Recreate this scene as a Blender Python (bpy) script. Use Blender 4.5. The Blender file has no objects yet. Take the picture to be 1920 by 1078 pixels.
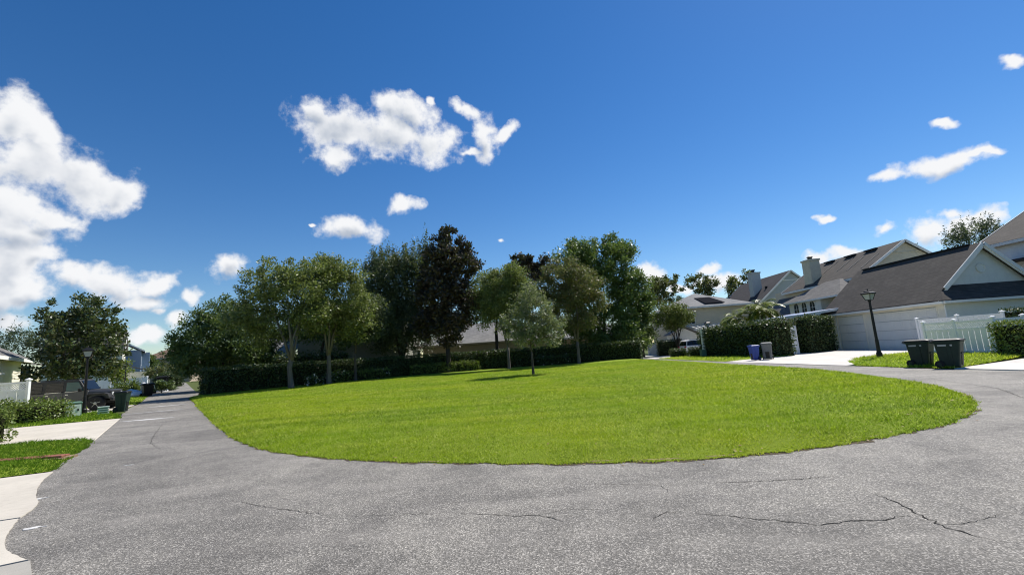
import bpy, math, random
import numpy as np
from mathutils import Matrix, Vector
from mathutils.geometry import tessellate_polygon

rad = math.radians
scene = bpy.context.scene
COL = scene.collection

# ------------------------------------------------------------------ camera
PITCH, ROLL, EYE = rad(8.36), rad(3.9), 1.7
F = Vector((0, math.cos(PITCH), math.sin(PITCH)))
R0 = Vector((1, 0, 0)); U0 = Vector((0, -math.sin(PITCH), math.cos(PITCH)))
CR = R0 * math.cos(ROLL) - U0 * math.sin(ROLL)
CU = U0 * math.cos(ROLL) + R0 * math.sin(ROLL)
cam_data = bpy.data.cameras.new('camera')
cam = bpy.data.objects.new('camera', cam_data); COL.objects.link(cam)
cam_data.sensor_fit = 'HORIZONTAL'; cam_data.sensor_width = 36.0
cam_data.lens = 36.0 * 830 / 1920
cam_data.clip_start = 0.1; cam_data.clip_end = 3000
M = Matrix.Identity(4)
for i in range(3):
    M[i][0] = CR[i]; M[i][1] = CU[i]; M[i][2] = -F[i]
M[2][3] = EYE
cam.matrix_world = M
scene.camera = cam

# ------------------------------------------------------------------ light
SUN_EL = rad(52)
SUN_H = Vector((0.76, 0.65, 0)).normalized()
SUN = Vector((SUN_H.x * math.cos(SUN_EL), SUN_H.y * math.cos(SUN_EL), math.sin(SUN_EL)))
sl = bpy.data.lights.new('sun', 'SUN'); sl.energy = 4.6; sl.angle = rad(0.53); sl.color = (1.0, 0.95, 0.87)
so = bpy.data.objects.new('sun', sl); COL.objects.link(so)
so.rotation_euler = SUN.to_track_quat('Z', 'Y').to_euler()
so.location = SUN * 80

scene.view_settings.view_transform = 'Standard'
scene.view_settings.look = 'None'
scene.view_settings.gamma = 1.0
scene.view_settings.exposure = 0.52
scene.cycles.max_bounces = 8
scene.cycles.transparent_max_bounces = 8
scene.cycles.sample_clamp_indirect = 6.0
scene.cycles.use_denoising = True
scene.cycles.filter_width = 1.1

# ------------------------------------------------------------------ sky with cumulus
world = bpy.data.worlds.new('World'); scene.world = world; world.use_nodes = True
wn, wl = world.node_tree.nodes, world.node_tree.links
wn.clear()

def ray_dir(px, py):
    d = F * 830 + CR * (px - 960) - CU * (py - 539)
    return d.normalized()

# clouds as (centre, half size, tilt), each a patch of sky given by its compass direction and height
CLOUDS = [
    (25, 225, 62, 58, 0), (75, 250, 42, 60, -15), (60, 310, 110, 60, 0), (150, 330, 85, 48, 12), (205, 352, 50, 34, 20),
    (20, 385, 90, 50, 0), (40, 440, 78, 42, 0), (85, 408, 45, 22, 10), (30, 500, 72, 60, 0), (80, 480, 36, 30, 0), (5, 560, 60, 50, 0),
    (60, 545, 60, 26, 0), (150, 525, 46, 26, 10), (215, 530, 52, 32, 0), (290, 524, 44, 20, -5), (250, 562, 60, 22, 5),
    (285, 582, 16, 11, 0), (350, 556, 22, 14, -10), (430, 505, 38, 24, -20), (15, 604, 46, 16, 0), (275, 636, 40, 16, 0), (330, 600, 26, 20, 0),
    (640, 240, 78, 50, 12), (730, 255, 105, 42, 8), (805, 265, 62, 38, 10), (735, 195, 32, 26, 20), (770, 215, 52, 30, 25),
    (600, 205, 38, 34, 0), (622, 292, 38, 20, -5), (800, 190, 9, 10, 0),
    (878, 213, 30, 16, 22), (908, 258, 24, 40, 0), (940, 245, 26, 13, -20), (885, 285, 28, 8, 0),
    (757, 385, 34, 16, 5), (665, 430, 58, 23, 3), (945, 444, 10, 4, 10), (590, 422, 8, 4, 0),
    (1770, 300, 78, 20, -14), (1690, 328, 44, 13, -18), (1775, 238, 24, 8, -15), (1840, 284, 46, 8, -14), (1895, 118, 38, 13, -12),
    (1658, 430, 34, 11, -3), (1745, 428, 52, 26, -8), (1800, 422, 60, 26, -5), (1850, 412, 40, 16, -5), (1775, 400, 30, 14, 0), (1535, 410, 15, 8, -10),
    (1328, 502, 25, 11, -8), (1352, 524, 52, 20, -12), (1222, 522, 24, 24, 0), (1590, 478, 46, 14, -12), (1540, 494, 36, 13, -10), (1265, 545, 40, 14, 0),
    (1000, 560, 10, 5, 0),
]

def cloud_group():
    g = bpy.data.node_groups.new('cumulus_field', 'ShaderNodeTree')
    g.interface.new_socket('Direction', in_out='INPUT', socket_type='NodeSocketVector')
    g.interface.new_socket('Density', in_out='OUTPUT', socket_type='NodeSocketFloat')
    g.interface.new_socket('Shade', in_out='OUTPUT', socket_type='NodeSocketFloat')
    n, l = g.nodes, g.links
    gi = n.new('NodeGroupInput'); go = n.new('NodeGroupOutput')
    def noise(scale, detail, rough, src):
        t = n.new('ShaderNodeTexNoise'); t.inputs['Scale'].default_value = scale
        t.inputs['Detail'].default_value = detail; t.inputs['Roughness'].default_value = rough
        l.new(src, t.inputs['Vector']); return t
    def vm(op, a, b):
        m = n.new('ShaderNodeVectorMath'); m.operation = op
        for i, s in enumerate((a, b)):
            if s is None: continue
            if isinstance(s, (tuple, Vector)): m.inputs[i].default_value = tuple(s)
            else: l.new(s, m.inputs[i])
        return m
    def mt(op, a, b=None, c=None):
        m = n.new('ShaderNodeMath'); m.operation = op
        for i, s in enumerate((a, b, c)):
            if s is None: continue
            if isinstance(s, (int, float)): m.inputs[i].default_value = s
            else: l.new(s, m.inputs[i])
        return m.outputs[0]
    d = gi.outputs[0]
    w1 = noise(11, 4, 0.55, d)
    o1 = vm('SUBTRACT', w1.outputs['Color'], (0.5, 0.5, 0.5))
    s1 = n.new('ShaderNodeVectorMath'); s1.operation = 'SCALE'; s1.inputs['Scale'].default_value = 0.075; l.new(o1.outputs[0], s1.inputs[0])
    d2 = vm('ADD', d, s1.outputs[0]).outputs[0]
    q = q2 = None
    d3 = vm('ADD', d2, tuple(Vector((SUN.x * .35, SUN.y * .1, SUN.z)) * 0.026)).outputs[0]
    for (px, py, a, b, tilt) in CLOUDS:
        c = ray_dir(px, py)
        e1 = ray_dir(px + 1, py); e2 = ray_dir(px, py - 1)
        su = (e1 - c).length; sv = (e2 - c).length
        u = (e1 - c); u = (u - c * u.dot(c)).normalized(); v = c.cross(u)
        if v.dot(e2 - c) < 0: v = -v
        t = rad(-tilt); uu = u * math.cos(t) + v * math.sin(t); vv = uu.cross(c) * (1 if u.cross(v).dot(c) < 0 else -1)
        m3 = Matrix((uu, vv, uu.cross(vv))).transposed()
        mp = n.new('ShaderNodeMapping'); mp.vector_type = 'TEXTURE'
        mp.inputs['Location'].default_value = tuple(c); mp.inputs['Rotation'].default_value = tuple(m3.to_euler())
        mp.inputs['Scale'].default_value = (a * 1.1 * su, b * 1.1 * sv, 0.3)
        l.new(d2, mp.inputs['Vector'])
        r = vm('LENGTH', mp.outputs[0], None).outputs['Value']
        q = r if q is None else mt('SMOOTH_MIN', q, r, 0.3)
        if a * b > 700:
            mp2 = n.new('ShaderNodeMapping'); mp2.vector_type = 'TEXTURE'
            for k_ in ('Location', 'Rotation', 'Scale'): mp2.inputs[k_].default_value = mp.inputs[k_].default_value
            l.new(d3, mp2.inputs['Vector'])
            r2 = vm('LENGTH', mp2.outputs[0], None).outputs['Value']
            q2 = r2 if q2 is None else mt('SMOOTH_MIN', q2, r2, 0.3)
    f1 = noise(21, 8, 0.63, d).outputs['Fac']
    sh = vm('ADD', d, tuple(Vector((SUN.x * .4, SUN.y * .4, SUN.z)) * 0.016)).outputs[0]
    f1b = noise(15, 4, 0.5, sh).outputs['Fac']
    base = mt('SUBTRACT', 1.0, q)
    den = mt('ADD', mt('MULTIPLY', base, 1.5), mt('MULTIPLY', mt('SUBTRACT', f1, 0.5), 3.3))
    den = mt('MULTIPLY_ADD', mt('MAXIMUM', mt('SUBTRACT', q, 1.25), 0.0), -3.0, den)
    l.new(den, go.inputs[0])
    # thicker towards the sun means less light here
    s_ = mt('ADD', mt('MULTIPLY', mt('SUBTRACT', 1.0, q2), 0.95), mt('MULTIPLY', mt('SUBTRACT', f1b, 0.5), 1.6))
    l.new(s_, go.inputs[1])
    return g

CG = cloud_group()
tc = wn.new('ShaderNodeTexCoord')
sky = wn.new('ShaderNodeTexSky'); sky.sky_type = 'NISHITA'; sky.sun_disc = False
sky.sun_elevation = SUN_EL
sky.sun_rotation = math.atan2(SUN.x, SUN.y)
sky.air_density = 1.0; sky.dust_density = 0.06; sky.ozone_density = 2.6; sky.altitude = 30
hsv = wn.new('ShaderNodeHueSaturation'); hsv.inputs['Saturation'].default_value = 1.33; hsv.inputs['Hue'].default_value = 0.506; hsv.inputs['Value'].default_value = 1.0
wl.new(sky.outputs[0], hsv.inputs['Color'])
bg_sky = wn.new('ShaderNodeBackground'); bg_sky.inputs['Strength'].default_value = 0.080
wl.new(hsv.outputs[0], bg_sky.inputs['Color'])
g1 = wn.new('ShaderNodeGroup'); g1.node_tree = CG
wl.new(tc.outputs['Generated'], g1.inputs[0])
def wramp(src, a, b):
    m = wn.new('ShaderNodeMapRange'); m.interpolation_type = 'SMOOTHSTEP'
    m.inputs['From Min'].default_value = a; m.inputs['From Max'].default_value = b
    wl.new(src, m.inputs['Value']); return m.outputs[0]
alpha = wramp(g1.outputs[0], -0.28, 0.85)
shade = wramp(g1.outputs[1], 0.2, 1.15)
cmix = wn.new('ShaderNodeMix'); cmix.data_type = 'RGBA'
cmix.inputs['A'].default_value = (0.95, 0.96, 0.98, 1); cmix.inputs['B'].default_value = (0.42, 0.49, 0.60, 1)
wl.new(shade, cmix.inputs[0])
for s_ in cmix.inputs:
    if s_.type == 'RGBA' and s_.name == 'A': s_.default_value = (0.95, 0.96, 0.98, 1)
    if s_.type == 'RGBA' and s_.name == 'B': s_.default_value = (0.47, 0.53, 0.63, 1)
bg_cl = wn.new('ShaderNodeBackground'); bg_cl.inputs['Strength'].default_value = 0.68
wl.new([o for o in cmix.outputs if o.type == 'RGBA'][0], bg_cl.inputs['Color'])
wmix = wn.new('ShaderNodeMixShader')
wl.new(alpha, wmix.inputs[0]); wl.new(bg_sky.outputs[0], wmix.inputs[1]); wl.new(bg_cl.outputs[0], wmix.inputs[2])
wout = wn.new('ShaderNodeOutputWorld'); wl.new(wmix.outputs[0], wout.inputs[0])
world.cycles.sampling_method = 'MANUAL'; world.cycles.sample_map_resolution = 512

# ------------------------------------------------------------------ materials
MATS = {}
def nm(name):
    m = bpy.data.materials.new(name); m.use_nodes = True
    nt = m.node_tree; nt.nodes.clear()
    out = nt.nodes.new('ShaderNodeOutputMaterial')
    MATS[name] = m
    return m, nt.nodes, nt.links, out

def setin(node, key, val, links):
    if isinstance(val, (int, float)): node.inputs[key].default_value = val
    elif isinstance(val, tuple): node.inputs[key].default_value = val if len(val) != 3 or node.inputs[key].type == 'VECTOR' else (*val, 1)
    else: links.new(val, node.inputs[key])

def tex_noise(n, l, scale, detail=4, rough=0.6, vec=None, dist=0):
    t = n.new('ShaderNodeTexNoise'); t.inputs['Scale'].default_value = scale; t.inputs['Detail'].default_value = detail
    t.inputs['Roughness'].default_value = rough; t.inputs['Distortion'].default_value = dist
    if vec is not None: l.new(vec, t.inputs['Vector'])
    return t.outputs['Fac']

def coord(n, l, kind='Object', scale=None):
    c = n.new('ShaderNodeTexCoord')
    if scale is None: return c.outputs[kind]
    m = n.new('ShaderNodeMapping'); m.inputs['Scale'].default_value = scale
    l.new(c.outputs[kind], m.inputs['Vector']); return m.outputs[0]

def ramp(n, l, fac, stops, interp='LINEAR'):
    r = n.new('ShaderNodeValToRGB'); r.color_ramp.interpolation = interp
    e = r.color_ramp.elements
    while len(e) < len(stops): e.new(0.5)
    for el, (p, c) in zip(e, stops):
        el.position = p; el.color = (*c, 1) if len(c) == 3 else c
    l.new(fac, r.inputs[0]); return r.outputs[0]

def mixc(n, l, fac, a, b, mode='MIX'):
    m = n.new('ShaderNodeMix'); m.data_type = 'RGBA'; m.blend_type = mode
    setin(m, 'Factor', fac, l)
    for k, v in (('A', a), ('B', b)):
        s = [i for i in m.inputs if i.name == k and i.type == 'RGBA'][0]
        if isinstance(v, tuple): s.default_value = (*v, 1)
        else: l.new(v, s)
    return [o for o in m.outputs if o.type == 'RGBA'][0]

def bump(n, l, h, strength, dist=0.02):
    b = n.new('ShaderNodeBump'); b.inputs['Strength'].default_value = strength; b.inputs['Distance'].default_value = dist
    l.new(h, b.inputs['Height']); return b.outputs[0]

def pr(n, l, out, base, rough=0.6, metal=0.0, spec=0.5, normal=None, **kw):
    p = n.new('ShaderNodeBsdfPrincipled')
    setin(p, 'Base Color', base, l); setin(p, 'Roughness', rough, l)
    p.inputs['Metallic'].default_value = metal; p.inputs['Specular IOR Level'].default_value = spec
    for k, v in kw.items(): setin(p, k.replace('_', ' '), v, l)
    if normal is not None: l.new(normal, p.inputs['Normal'])
    if out is not None: l.new(p.outputs[0], out.inputs[0])
    return p

def paint(name, col, rough=0.5, var=0.12, scale=3.0, metal=0.0, spec=0.4, bmp=0.0, grime=0.0):
    m, n, l, out = nm(name)
    v = coord(n, l)
    f = tex_noise(n, l, scale, 5, 0.65, v)
    lo = tuple(c * (1 - var) for c in col); hi = tuple(min(1, c * (1 + var)) for c in col)
    c = ramp(n, l, f, [(0.3, lo), (0.7, hi)])
    if grime:
        g = tex_noise(n, l, scale * 2.3, 6, 0.7, coord(n, l, 'Object', (1, 1, 0.25)))
        c = mixc(n, l, ramp(n, l, g, [(0.5, (0, 0, 0)), (0.75, (grime, grime, grime))]), c, (0.25, 0.23, 0.19))
    nrm = bump(n, l, tex_noise(n, l, scale * 20, 3, 0.5, v), bmp) if bmp else None
    pr(n, l, out, c, rough, metal, spec, nrm)
    return m

def leaf(name, cols, rough=0.5, transl=0.3, spec=0.4, big=0.5):
    """leaf surface: each leaf picks its own tint"""
    m, n, l, out = nm(name)
    g = n.new('ShaderNodeNewGeometry')
    cols = [tuple(x * 1.55 for x in cc) for cc in cols]; k = len(cols) - 1
    c = ramp(n, l, g.outputs['Random Per Island'], [(i / k, cc) for i, cc in enumerate(cols)])
    f = tex_noise(n, l, big, 3, 0.5, coord(n, l))
    c = mixc(n, l, ramp(n, l, f, [(0.35, (0, 0, 0)), (0.65, (0.45, 0.45, 0.45))]), c, cols[-1])
    p = pr(n, l, None, c, rough, 0, spec)
    t = n.new('ShaderNodeBsdfTranslucent')
    tcol = mixc(n, l, 0.5, c, (0.16, 0.22, 0.02))
    l.new(tcol, t.inputs['Color'])
    mx = n.new('ShaderNodeMixShader'); mx.inputs[0].default_value = transl
    l.new(p.outputs[0], mx.inputs[1]); l.new(t.outputs[0], mx.inputs[2]); l.new(mx.outputs[0], out.inputs[0])
    return m

def asphalt():
    m, n, l, out = nm('asphalt')
    v = coord(n, l)
    vo = n.new('ShaderNodeTexVoronoi'); vo.inputs['Scale'].default_value = 88; l.new(v, vo.inputs['Vector'])
    vo.inputs['Randomness'].default_value = 1.0
    sep = n.new('ShaderNodeSeparateColor'); l.new(vo.outputs['Color'], sep.inputs[0])
    st = ramp(n, l, sep.outputs[0], [(0.0, (0.065, 0.064, 0.061)), (0.35, (0.13, 0.128, 0.122)), (0.62, (0.195, 0.192, 0.183)), (0.84, (0.32, 0.314, 0.30)), (1.0, (0.58, 0.57, 0.545))])
    fine = tex_noise(n, l, 160, 3, 0.7, v)
    c = mixc(n, l, 0.28, st, ramp(n, l, fine, [(0.35, (0.05, 0.05, 0.048)), (0.68, (0.42, 0.41, 0.39))]))
    big = tex_noise(n, l, 0.42, 5, 0.62, v, 0.6)
    c = mixc(n, l, 1.0, c, ramp(n, l, big, [(0.30, (0.58, 0.58, 0.585)), (0.50, (0.95, 0.95, 0.95)), (0.72, (1.18, 1.18, 1.16))]), 'MULTIPLY')
    mid = tex_noise(n, l, 2.6, 5, 0.7, v)
    c = mixc(n, l, 1.0, c, ramp(n, l, mid, [(0.3, (0.82, 0.82, 0.83)), (0.7, (1.12, 1.12, 1.11))]), 'MULTIPLY')
    # pale worn tracks and dusty patches
    dust = tex_noise(n, l, 0.9, 4, 0.6, coord(n, l, 'Object', (0.35, 1.6, 1)))
    c = mixc(n, l, ramp(n, l, dust, [(0.52, (0, 0, 0)), (0.75, (0.3, 0.3, 0.3))]), c, (0.40, 0.39, 0.37))
    c = mixc(n, l, 1.0, c, (1.05, 1.0, 0.935), 'MULTIPLY')
    bh = n.new('ShaderNodeMath'); bh.operation = 'ADD'; l.new(vo.outputs['Distance'], bh.inputs[0]); l.new(fine, bh.inputs[1])
    pr(n, l, out, c, 0.75, 0, 0.3, bump(n, l, bh.outputs[0], 0.55, 0.012))
    return m

def concrete(name, col, dirt=0.35):
    m, n, l, out = nm(name)
    v = coord(n, l)
    f = tex_noise(n, l, 0.8, 6, 0.65, v); f2 = tex_noise(n, l, 9, 5, 0.7, v)
    c = ramp(n, l, f, [(0.3, tuple(x * 0.86 for x in col)), (0.7, tuple(min(1, x * 1.06) for x in col))])
    c = mixc(n, l, ramp(n, l, f2, [(0.5, (0, 0, 0)), (0.8, (dirt, dirt, dirt))]), c, tuple(x * 0.6 for x in col))
    pr(n, l, out, c, 0.85, 0, 0.2, bump(n, l, tex_noise(n, l, 70, 4, 0.6, v), 0.2, 0.01))
    return m

def shingle(name, col):
    m, n, l, out = nm(name)
    v = coord(n, l, 'Object')
    br = n.new('ShaderNodeTexBrick'); br.offset = 0.5
    br.inputs['Scale'].default_value = 1.0; br.inputs['Brick Width'].default_value = 0.45; br.inputs['Row Height'].default_value = 0.17
    br.inputs['Mortar Size'].default_value = 0.012; br.inputs['Bias'].default_value = 0
    br.inputs['Color1'].default_value = (*[x * 0.8 for x in col], 1); br.inputs['Color2'].default_value = (*[x * 1.25 for x in col], 1)
    br.inputs['Mortar'].default_value = (*[x * 0.45 for x in col], 1)
    # rows run level: take height for one axis and the level run for the other
    sx = n.new('ShaderNodeSeparateXYZ'); l.new(v, sx.inputs[0])
    cb = n.new('ShaderNodeCombineXYZ')
    ad = n.new('ShaderNodeMath'); ad.operation = 'ADD'; l.new(sx.outputs[0], ad.inputs[0]); l.new(sx.outputs[1], ad.inputs[1])
    mu = n.new('ShaderNodeMath'); mu.operation = 'MULTIPLY'; mu.inputs[1].default_value = 1.4; l.new(sx.outputs[2], mu.inputs[0])
    l.new(ad.outputs[0], cb.inputs[0]); l.new(mu.outputs[0], cb.inputs[1]); l.new(cb.outputs[0], br.inputs['Vector'])
    f = tex_noise(n, l, 0.7, 5, 0.65, coord(n, l, 'Object', (1, 1, 0.3)))
    c = mixc(n, l, 1.0, br.outputs['Color'], ramp(n, l, f, [(0.3, (0.75, 0.75, 0.75)), (0.7, (1.25, 1.22, 1.18))]), 'MULTIPLY')
    c = mixc(n, l, 0.35, c, ramp(n, l, tex_noise(n, l, 30, 4, 0.7, v), [(0.3, tuple(x * 0.5 for x in col)), (0.7, tuple(x * 1.5 for x in col))]))
    pr(n, l, out, c, 0.9, 0, 0.15, bump(n, l, br.outputs['Fac'], -0.4, 0.02))
    return m

def turf(name, a, b, d):
    m, n, l, out = nm(name)
    v = coord(n, l)
    f = tex_noise(n, l, 60, 5, 0.75, v); g = tex_noise(n, l, 0.5, 4, 0.6, v); k = tex_noise(n, l, 5, 4, 0.65, v)
    c = ramp(n, l, f, [(0.3, a), (0.7, b)])
    c = mixc(n, l, ramp(n, l, g, [(0.4, (0, 0, 0)), (0.7, (0.5, 0.5, 0.5))]), c, b)
    c = mixc(n, l, ramp(n, l, k, [(0.55, (0, 0, 0)), (0.8, (0.5, 0.5, 0.5))]), c, d)
    pr(n, l, out, c, 0.9, 0, 0.1, bump(n, l, f, 0.8, 0.05))
    return m

def blades(name, cols, lush, dry, transl=0.42, mown=False):
    m, n, l, out = nm(name)
    g = n.new('ShaderNodeNewGeometry'); v = coord(n, l)
    k = len(cols) - 1
    c = ramp(n, l, g.outputs['Random Per Island'], [(i / k, cc) for i, cc in enumerate(cols)])
    f = tex_noise(n, l, 0.35, 4, 0.6, v)
    c = mixc(n, l, ramp(n, l, f, [(0.42, (0, 0, 0)), (0.62, (0.55, 0.55, 0.55))]), c, lush)
    f2 = tex_noise(n, l, 1.9, 5, 0.7, v, 0.5)
    c = mixc(n, l, ramp(n, l, f2, [(0.5, (0, 0, 0)), (0.72, (0.6, 0.6, 0.6))]), c, dry)
    if mown:
        st = tex_noise(n, l, 1.0, 4, 0.6, coord(n, l, 'Object', (0.10, 1.35, 1)), 0.3)
        c = mixc(n, l, 1.0, c, ramp(n, l, st, [(0.36, (0.78, 0.84, 0.8)), (0.5, (1, 1, 1)), (0.66, (1.14, 1.08, 1.1))]), 'MULTIPLY')
        wv = tex_noise(n, l, 0.16, 3, 0.55, v)
        c = mixc(n, l, 1.0, c, ramp(n, l, wv, [(0.38, (0.86, 0.94, 0.9)), (0.62, (1.12, 1.06, 1.0))]), 'MULTIPLY')
    p = pr(n, l, None, c, 0.6, 0, 0.08)
    t = n.new('ShaderNodeBsdfTranslucent'); l.new(c, t.inputs['Color'])
    mx = n.new('ShaderNodeMixShader'); mx.inputs[0].default_value = transl
    l.new(p.outputs[0], mx.inputs[1]); l.new(t.outputs[0], mx.inputs[2]); l.new(mx.outputs[0], out.inputs[0])
    return m

def glass(name, tint, rough=0.06):
    m, n, l, out = nm(name)
    f = tex_noise(n, l, 1.2, 2, 0.5, coord(n, l))
    pr(n, l, out, ramp(n, l, f, [(0.3, tuple(x * 0.7 for x in tint)), (0.7, tint)]), rough, 0, 0.4)
    return m

def bark(name, a, b, sc=6):
    m, n, l, out = nm(name)
    v = coord(n, l, 'Object', (1, 1, 0.25))
    f = tex_noise(n, l, sc, 6, 0.7, v, 0.4)
    pr(n, l, out, ramp(n, l, f, [(0.3, a), (0.7, b)]), 0.9, 0, 0.2, bump(n, l, f, 0.6, 0.03))
    return m

MA = asphalt()
M_CONC = concrete('pale_concrete', (0.55, 0.505, 0.43), 0.5); M_CONC2 = concrete('grey_concrete', (0.36, 0.34, 0.30), 0.5)
M_CONCW = concrete('white_concrete', (0.62, 0.58, 0.53), 0.45)
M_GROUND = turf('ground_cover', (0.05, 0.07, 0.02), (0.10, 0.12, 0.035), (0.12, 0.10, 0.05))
M_TURF = turf('turf_thatch', (0.15, 0.21, 0.02), (0.26, 0.35, 0.03), (0.27, 0.29, 0.08))
M_BLADE = blades('grass_blades', [(0.08, 0.14, 0.010), (0.20, 0.30, 0.012), (0.31, 0.42, 0.02), (0.41, 0.50, 0.05), (0.64, 0.66, 0.22)], (0.32, 0.44, 0.012), (0.50, 0.52, 0.12), 0.5, True)
M_BLADE2 = blades('verge_blades', [(0.07, 0.15, 0.012), (0.11, 0.20, 0.014), (0.15, 0.25, 0.02)], (0.12, 0.23, 0.012), (0.18, 0.22, 0.05), 0.5)
M_SOIL = paint('bare_soil', (0.30, 0.22, 0.14), 0.95, 0.35, 6, spec=0.1, bmp=0.6)
M_CRACK = paint('crack_filler', (0.035, 0.033, 0.03), 0.95, 0.3, 20, spec=0.1)
M_CHALK = paint('chalky_patch', (0.55, 0.54, 0.52), 0.9, 0.2, 9)
M_BRICK = paint('red_brick', (0.27, 0.11, 0.07), 0.9, 0.3, 5, bmp=0.4)
M_WHITE = paint('white_vinyl', (0.86, 0.86, 0.85), 0.45, 0.04, 2, grime=0.12)
M_TRIM = paint('white_trim', (0.80, 0.79, 0.75), 0.6, 0.05, 2, grime=0.1)
M_CREAM = paint('cream_siding', (0.76, 0.72, 0.61), 0.7, 0.05, 1.5, grime=0.12)
M_PALE = paint('pale_sage_siding', (0.70, 0.71, 0.66), 0.7, 0.05, 1.5, grime=0.1)
M_BEIGE = paint('beige_stucco', (0.62, 0.55, 0.41), 0.8, 0.06, 2, bmp=0.3)
M_YELLOW = paint('pale_yellow_siding', (0.62, 0.55, 0.34), 0.75, 0.05, 2)
M_GREY_SHADED = paint('shaded_grey_siding', (0.25, 0.25, 0.20), 0.8, 0.06, 2)  # light grey siding with the shade of the trees darkened into its colour
M_GREYW = paint('grey_siding', (0.44, 0.47, 0.47), 0.75, 0.06, 2)
M_BLUEW = paint('blue_grey_siding', (0.26, 0.33, 0.42), 0.75, 0.06, 2)
M_WSIDE = paint('white_siding', (0.78, 0.80, 0.80), 0.7, 0.05, 1.5)
M_TAN = paint('tan_siding', (0.42, 0.34, 0.26), 0.75, 0.08, 2)
M_DOOR = paint('white_garage_door', (0.74, 0.74, 0.71), 0.5, 0.03, 1.5, grime=0.06)
M_R_BROWN = shingle('brown_shingle', (0.080, 0.073, 0.067)); M_R_GREY = shingle('grey_shingle', (0.16, 0.155, 0.15))
M_R_DARK = shingle('charcoal_shingle', (0.058, 0.055, 0.06)); M_R_TAN = shingle('tan_shingle', (0.20, 0.14, 0.10))
M_R_LIGHT = shingle('light_grey_shingle', (0.24, 0.24, 0.24))
M_SCREEN = paint('dark_screen', (0.045, 0.047, 0.052), 0.8, 0.2, 4)
M_BLACK = paint('black_metal', (0.007, 0.007, 0.008), 0.5, 0.2, 4, metal=0.0, spec=0.35)
M_DKGREEN = paint('bin_dark_green', (0.012, 0.030, 0.022), 0.5, 0.25, 5, spec=0.35)
M_BINBLACK = paint('bin_black', (0.010, 0.012, 0.012), 0.5, 0.25, 5, spec=0.3)
M_BINBLUE = paint('bin_blue', (0.02, 0.05, 0.26), 0.45, 0.2, 5)
M_BINGREY = paint('bin_grey', (0.12, 0.13, 0.13), 0.5, 0.2, 5)
M_RUBBER = paint('black_rubber', (0.016, 0.016, 0.016), 0.8, 0.25, 9, bmp=0.3)
M_LABEL = paint('sticker_grey', (0.42, 0.43, 0.42), 0.6, 0.1, 8)
M_UTIL = paint('utility_green', (0.10, 0.19, 0.14), 0.55, 0.12, 5, grime=0.15)
M_MINT = paint('pale_mint_plastic', (0.60, 0.68, 0.60), 0.55, 0.1, 5)
M_JEEP = paint('dark_grey_car_paint', (0.050, 0.052, 0.057), 0.30, 0.08, 2, spec=0.6)
M_TOP = paint('black_hardtop', (0.026, 0.027, 0.029), 0.55, 0.15, 6)
M_CARW = paint('white_car_paint', (0.72, 0.73, 0.75), 0.2, 0.03, 2, spec=0.6)
M_ALLOY = paint('alloy', (0.35, 0.36, 0.37), 0.3, 0.1, 6, metal=0.8)
M_CHROME = paint('bright_metal', (0.6, 0.6, 0.6), 0.25, 0.05, 6, metal=0.9)
M_GLASS = glass('window_glass', (0.035, 0.045, 0.055)); M_GLASSD = glass('dark_car_glass', (0.012, 0.014, 0.016), 0.04)
M_GLASST = glass('teal_glass', (0.06, 0.14, 0.13), 0.05)
M_LAMPG = glass('frosted_lamp_glass', (0.38, 0.40, 0.42), 0.25)
M_RED = paint('red_lens', (0.30, 0.02, 0.02), 0.25, 0.1, 5); M_AMBER = paint('headlight_lens', (0.55, 0.56, 0.56), 0.15, 0.1, 5)
M_SOLAR = paint('solar_panel_black', (0.012, 0.013, 0.018), 0.95, 0.2, 3, spec=0.02); M_BLUEROOF = paint('pale_blue_roof_panel', (0.34, 0.40, 0.56), 0.35, 0.12, 1.5)
M_CHIM = paint('chimney_stucco', (0.62, 0.55, 0.42), 0.85, 0.08, 3, bmp=0.4)
M_PLATE = paint('white_plastic', (0.7, 0.71, 0.74), 0.5, 0.08, 4); M_BLUEP = paint('blue_fabric', (0.05, 0.09, 0.22), 0.8, 0.2, 4)
M_BARK_PALE = bark('pale_bark', (0.09, 0.078, 0.066), (0.19, 0.165, 0.14)); M_BARK = bark('grey_brown_bark', (0.05, 0.042, 0.035), (0.13, 0.11, 0.09))
M_BARK_D = bark('dark_bark', (0.03, 0.026, 0.022), (0.07, 0.06, 0.05))
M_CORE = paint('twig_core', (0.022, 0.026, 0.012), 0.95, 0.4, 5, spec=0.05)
L_OAK = leaf('oak_leaf', [(0.026, 0.048, 0.016), (0.052, 0.085, 0.024), (0.095, 0.13, 0.045), (0.055, 0.09, 0.026)], 0.5, 0.3)
L_OAKD = leaf('dark_oak_leaf', [(0.024, 0.038, 0.018), (0.05, 0.068, 0.03), (0.13, 0.145, 0.09), (0.055, 0.072, 0.03)], 0.48, 0.3)
L_MAG = leaf('magnolia_leaf', [(0.018, 0.034, 0.014), (0.04, 0.062, 0.022), (0.095, 0.09, 0.045), (0.045, 0.07, 0.022)], 0.34, 0.18, 0.4)
L_MAGB = leaf('bronze_magnolia_leaf', [(0.016, 0.02, 0.014), (0.04, 0.034, 0.024), (0.09, 0.055, 0.038), (0.026, 0.026, 0.016)], 0.42, 0.1, 0.45)
L_CRAPE = leaf('crape_leaf', [(0.045, 0.07, 0.022), (0.10, 0.13, 0.04), (0.19, 0.20, 0.085), (0.12, 0.14, 0.04)], 0.42, 0.40)
L_CRAPER = leaf('reddish_crape_leaf', [(0.045, 0.062, 0.024), (0.085, 0.11, 0.036), (0.15, 0.085, 0.05), (0.095, 0.11, 0.042)], 0.45, 0.35)
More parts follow.
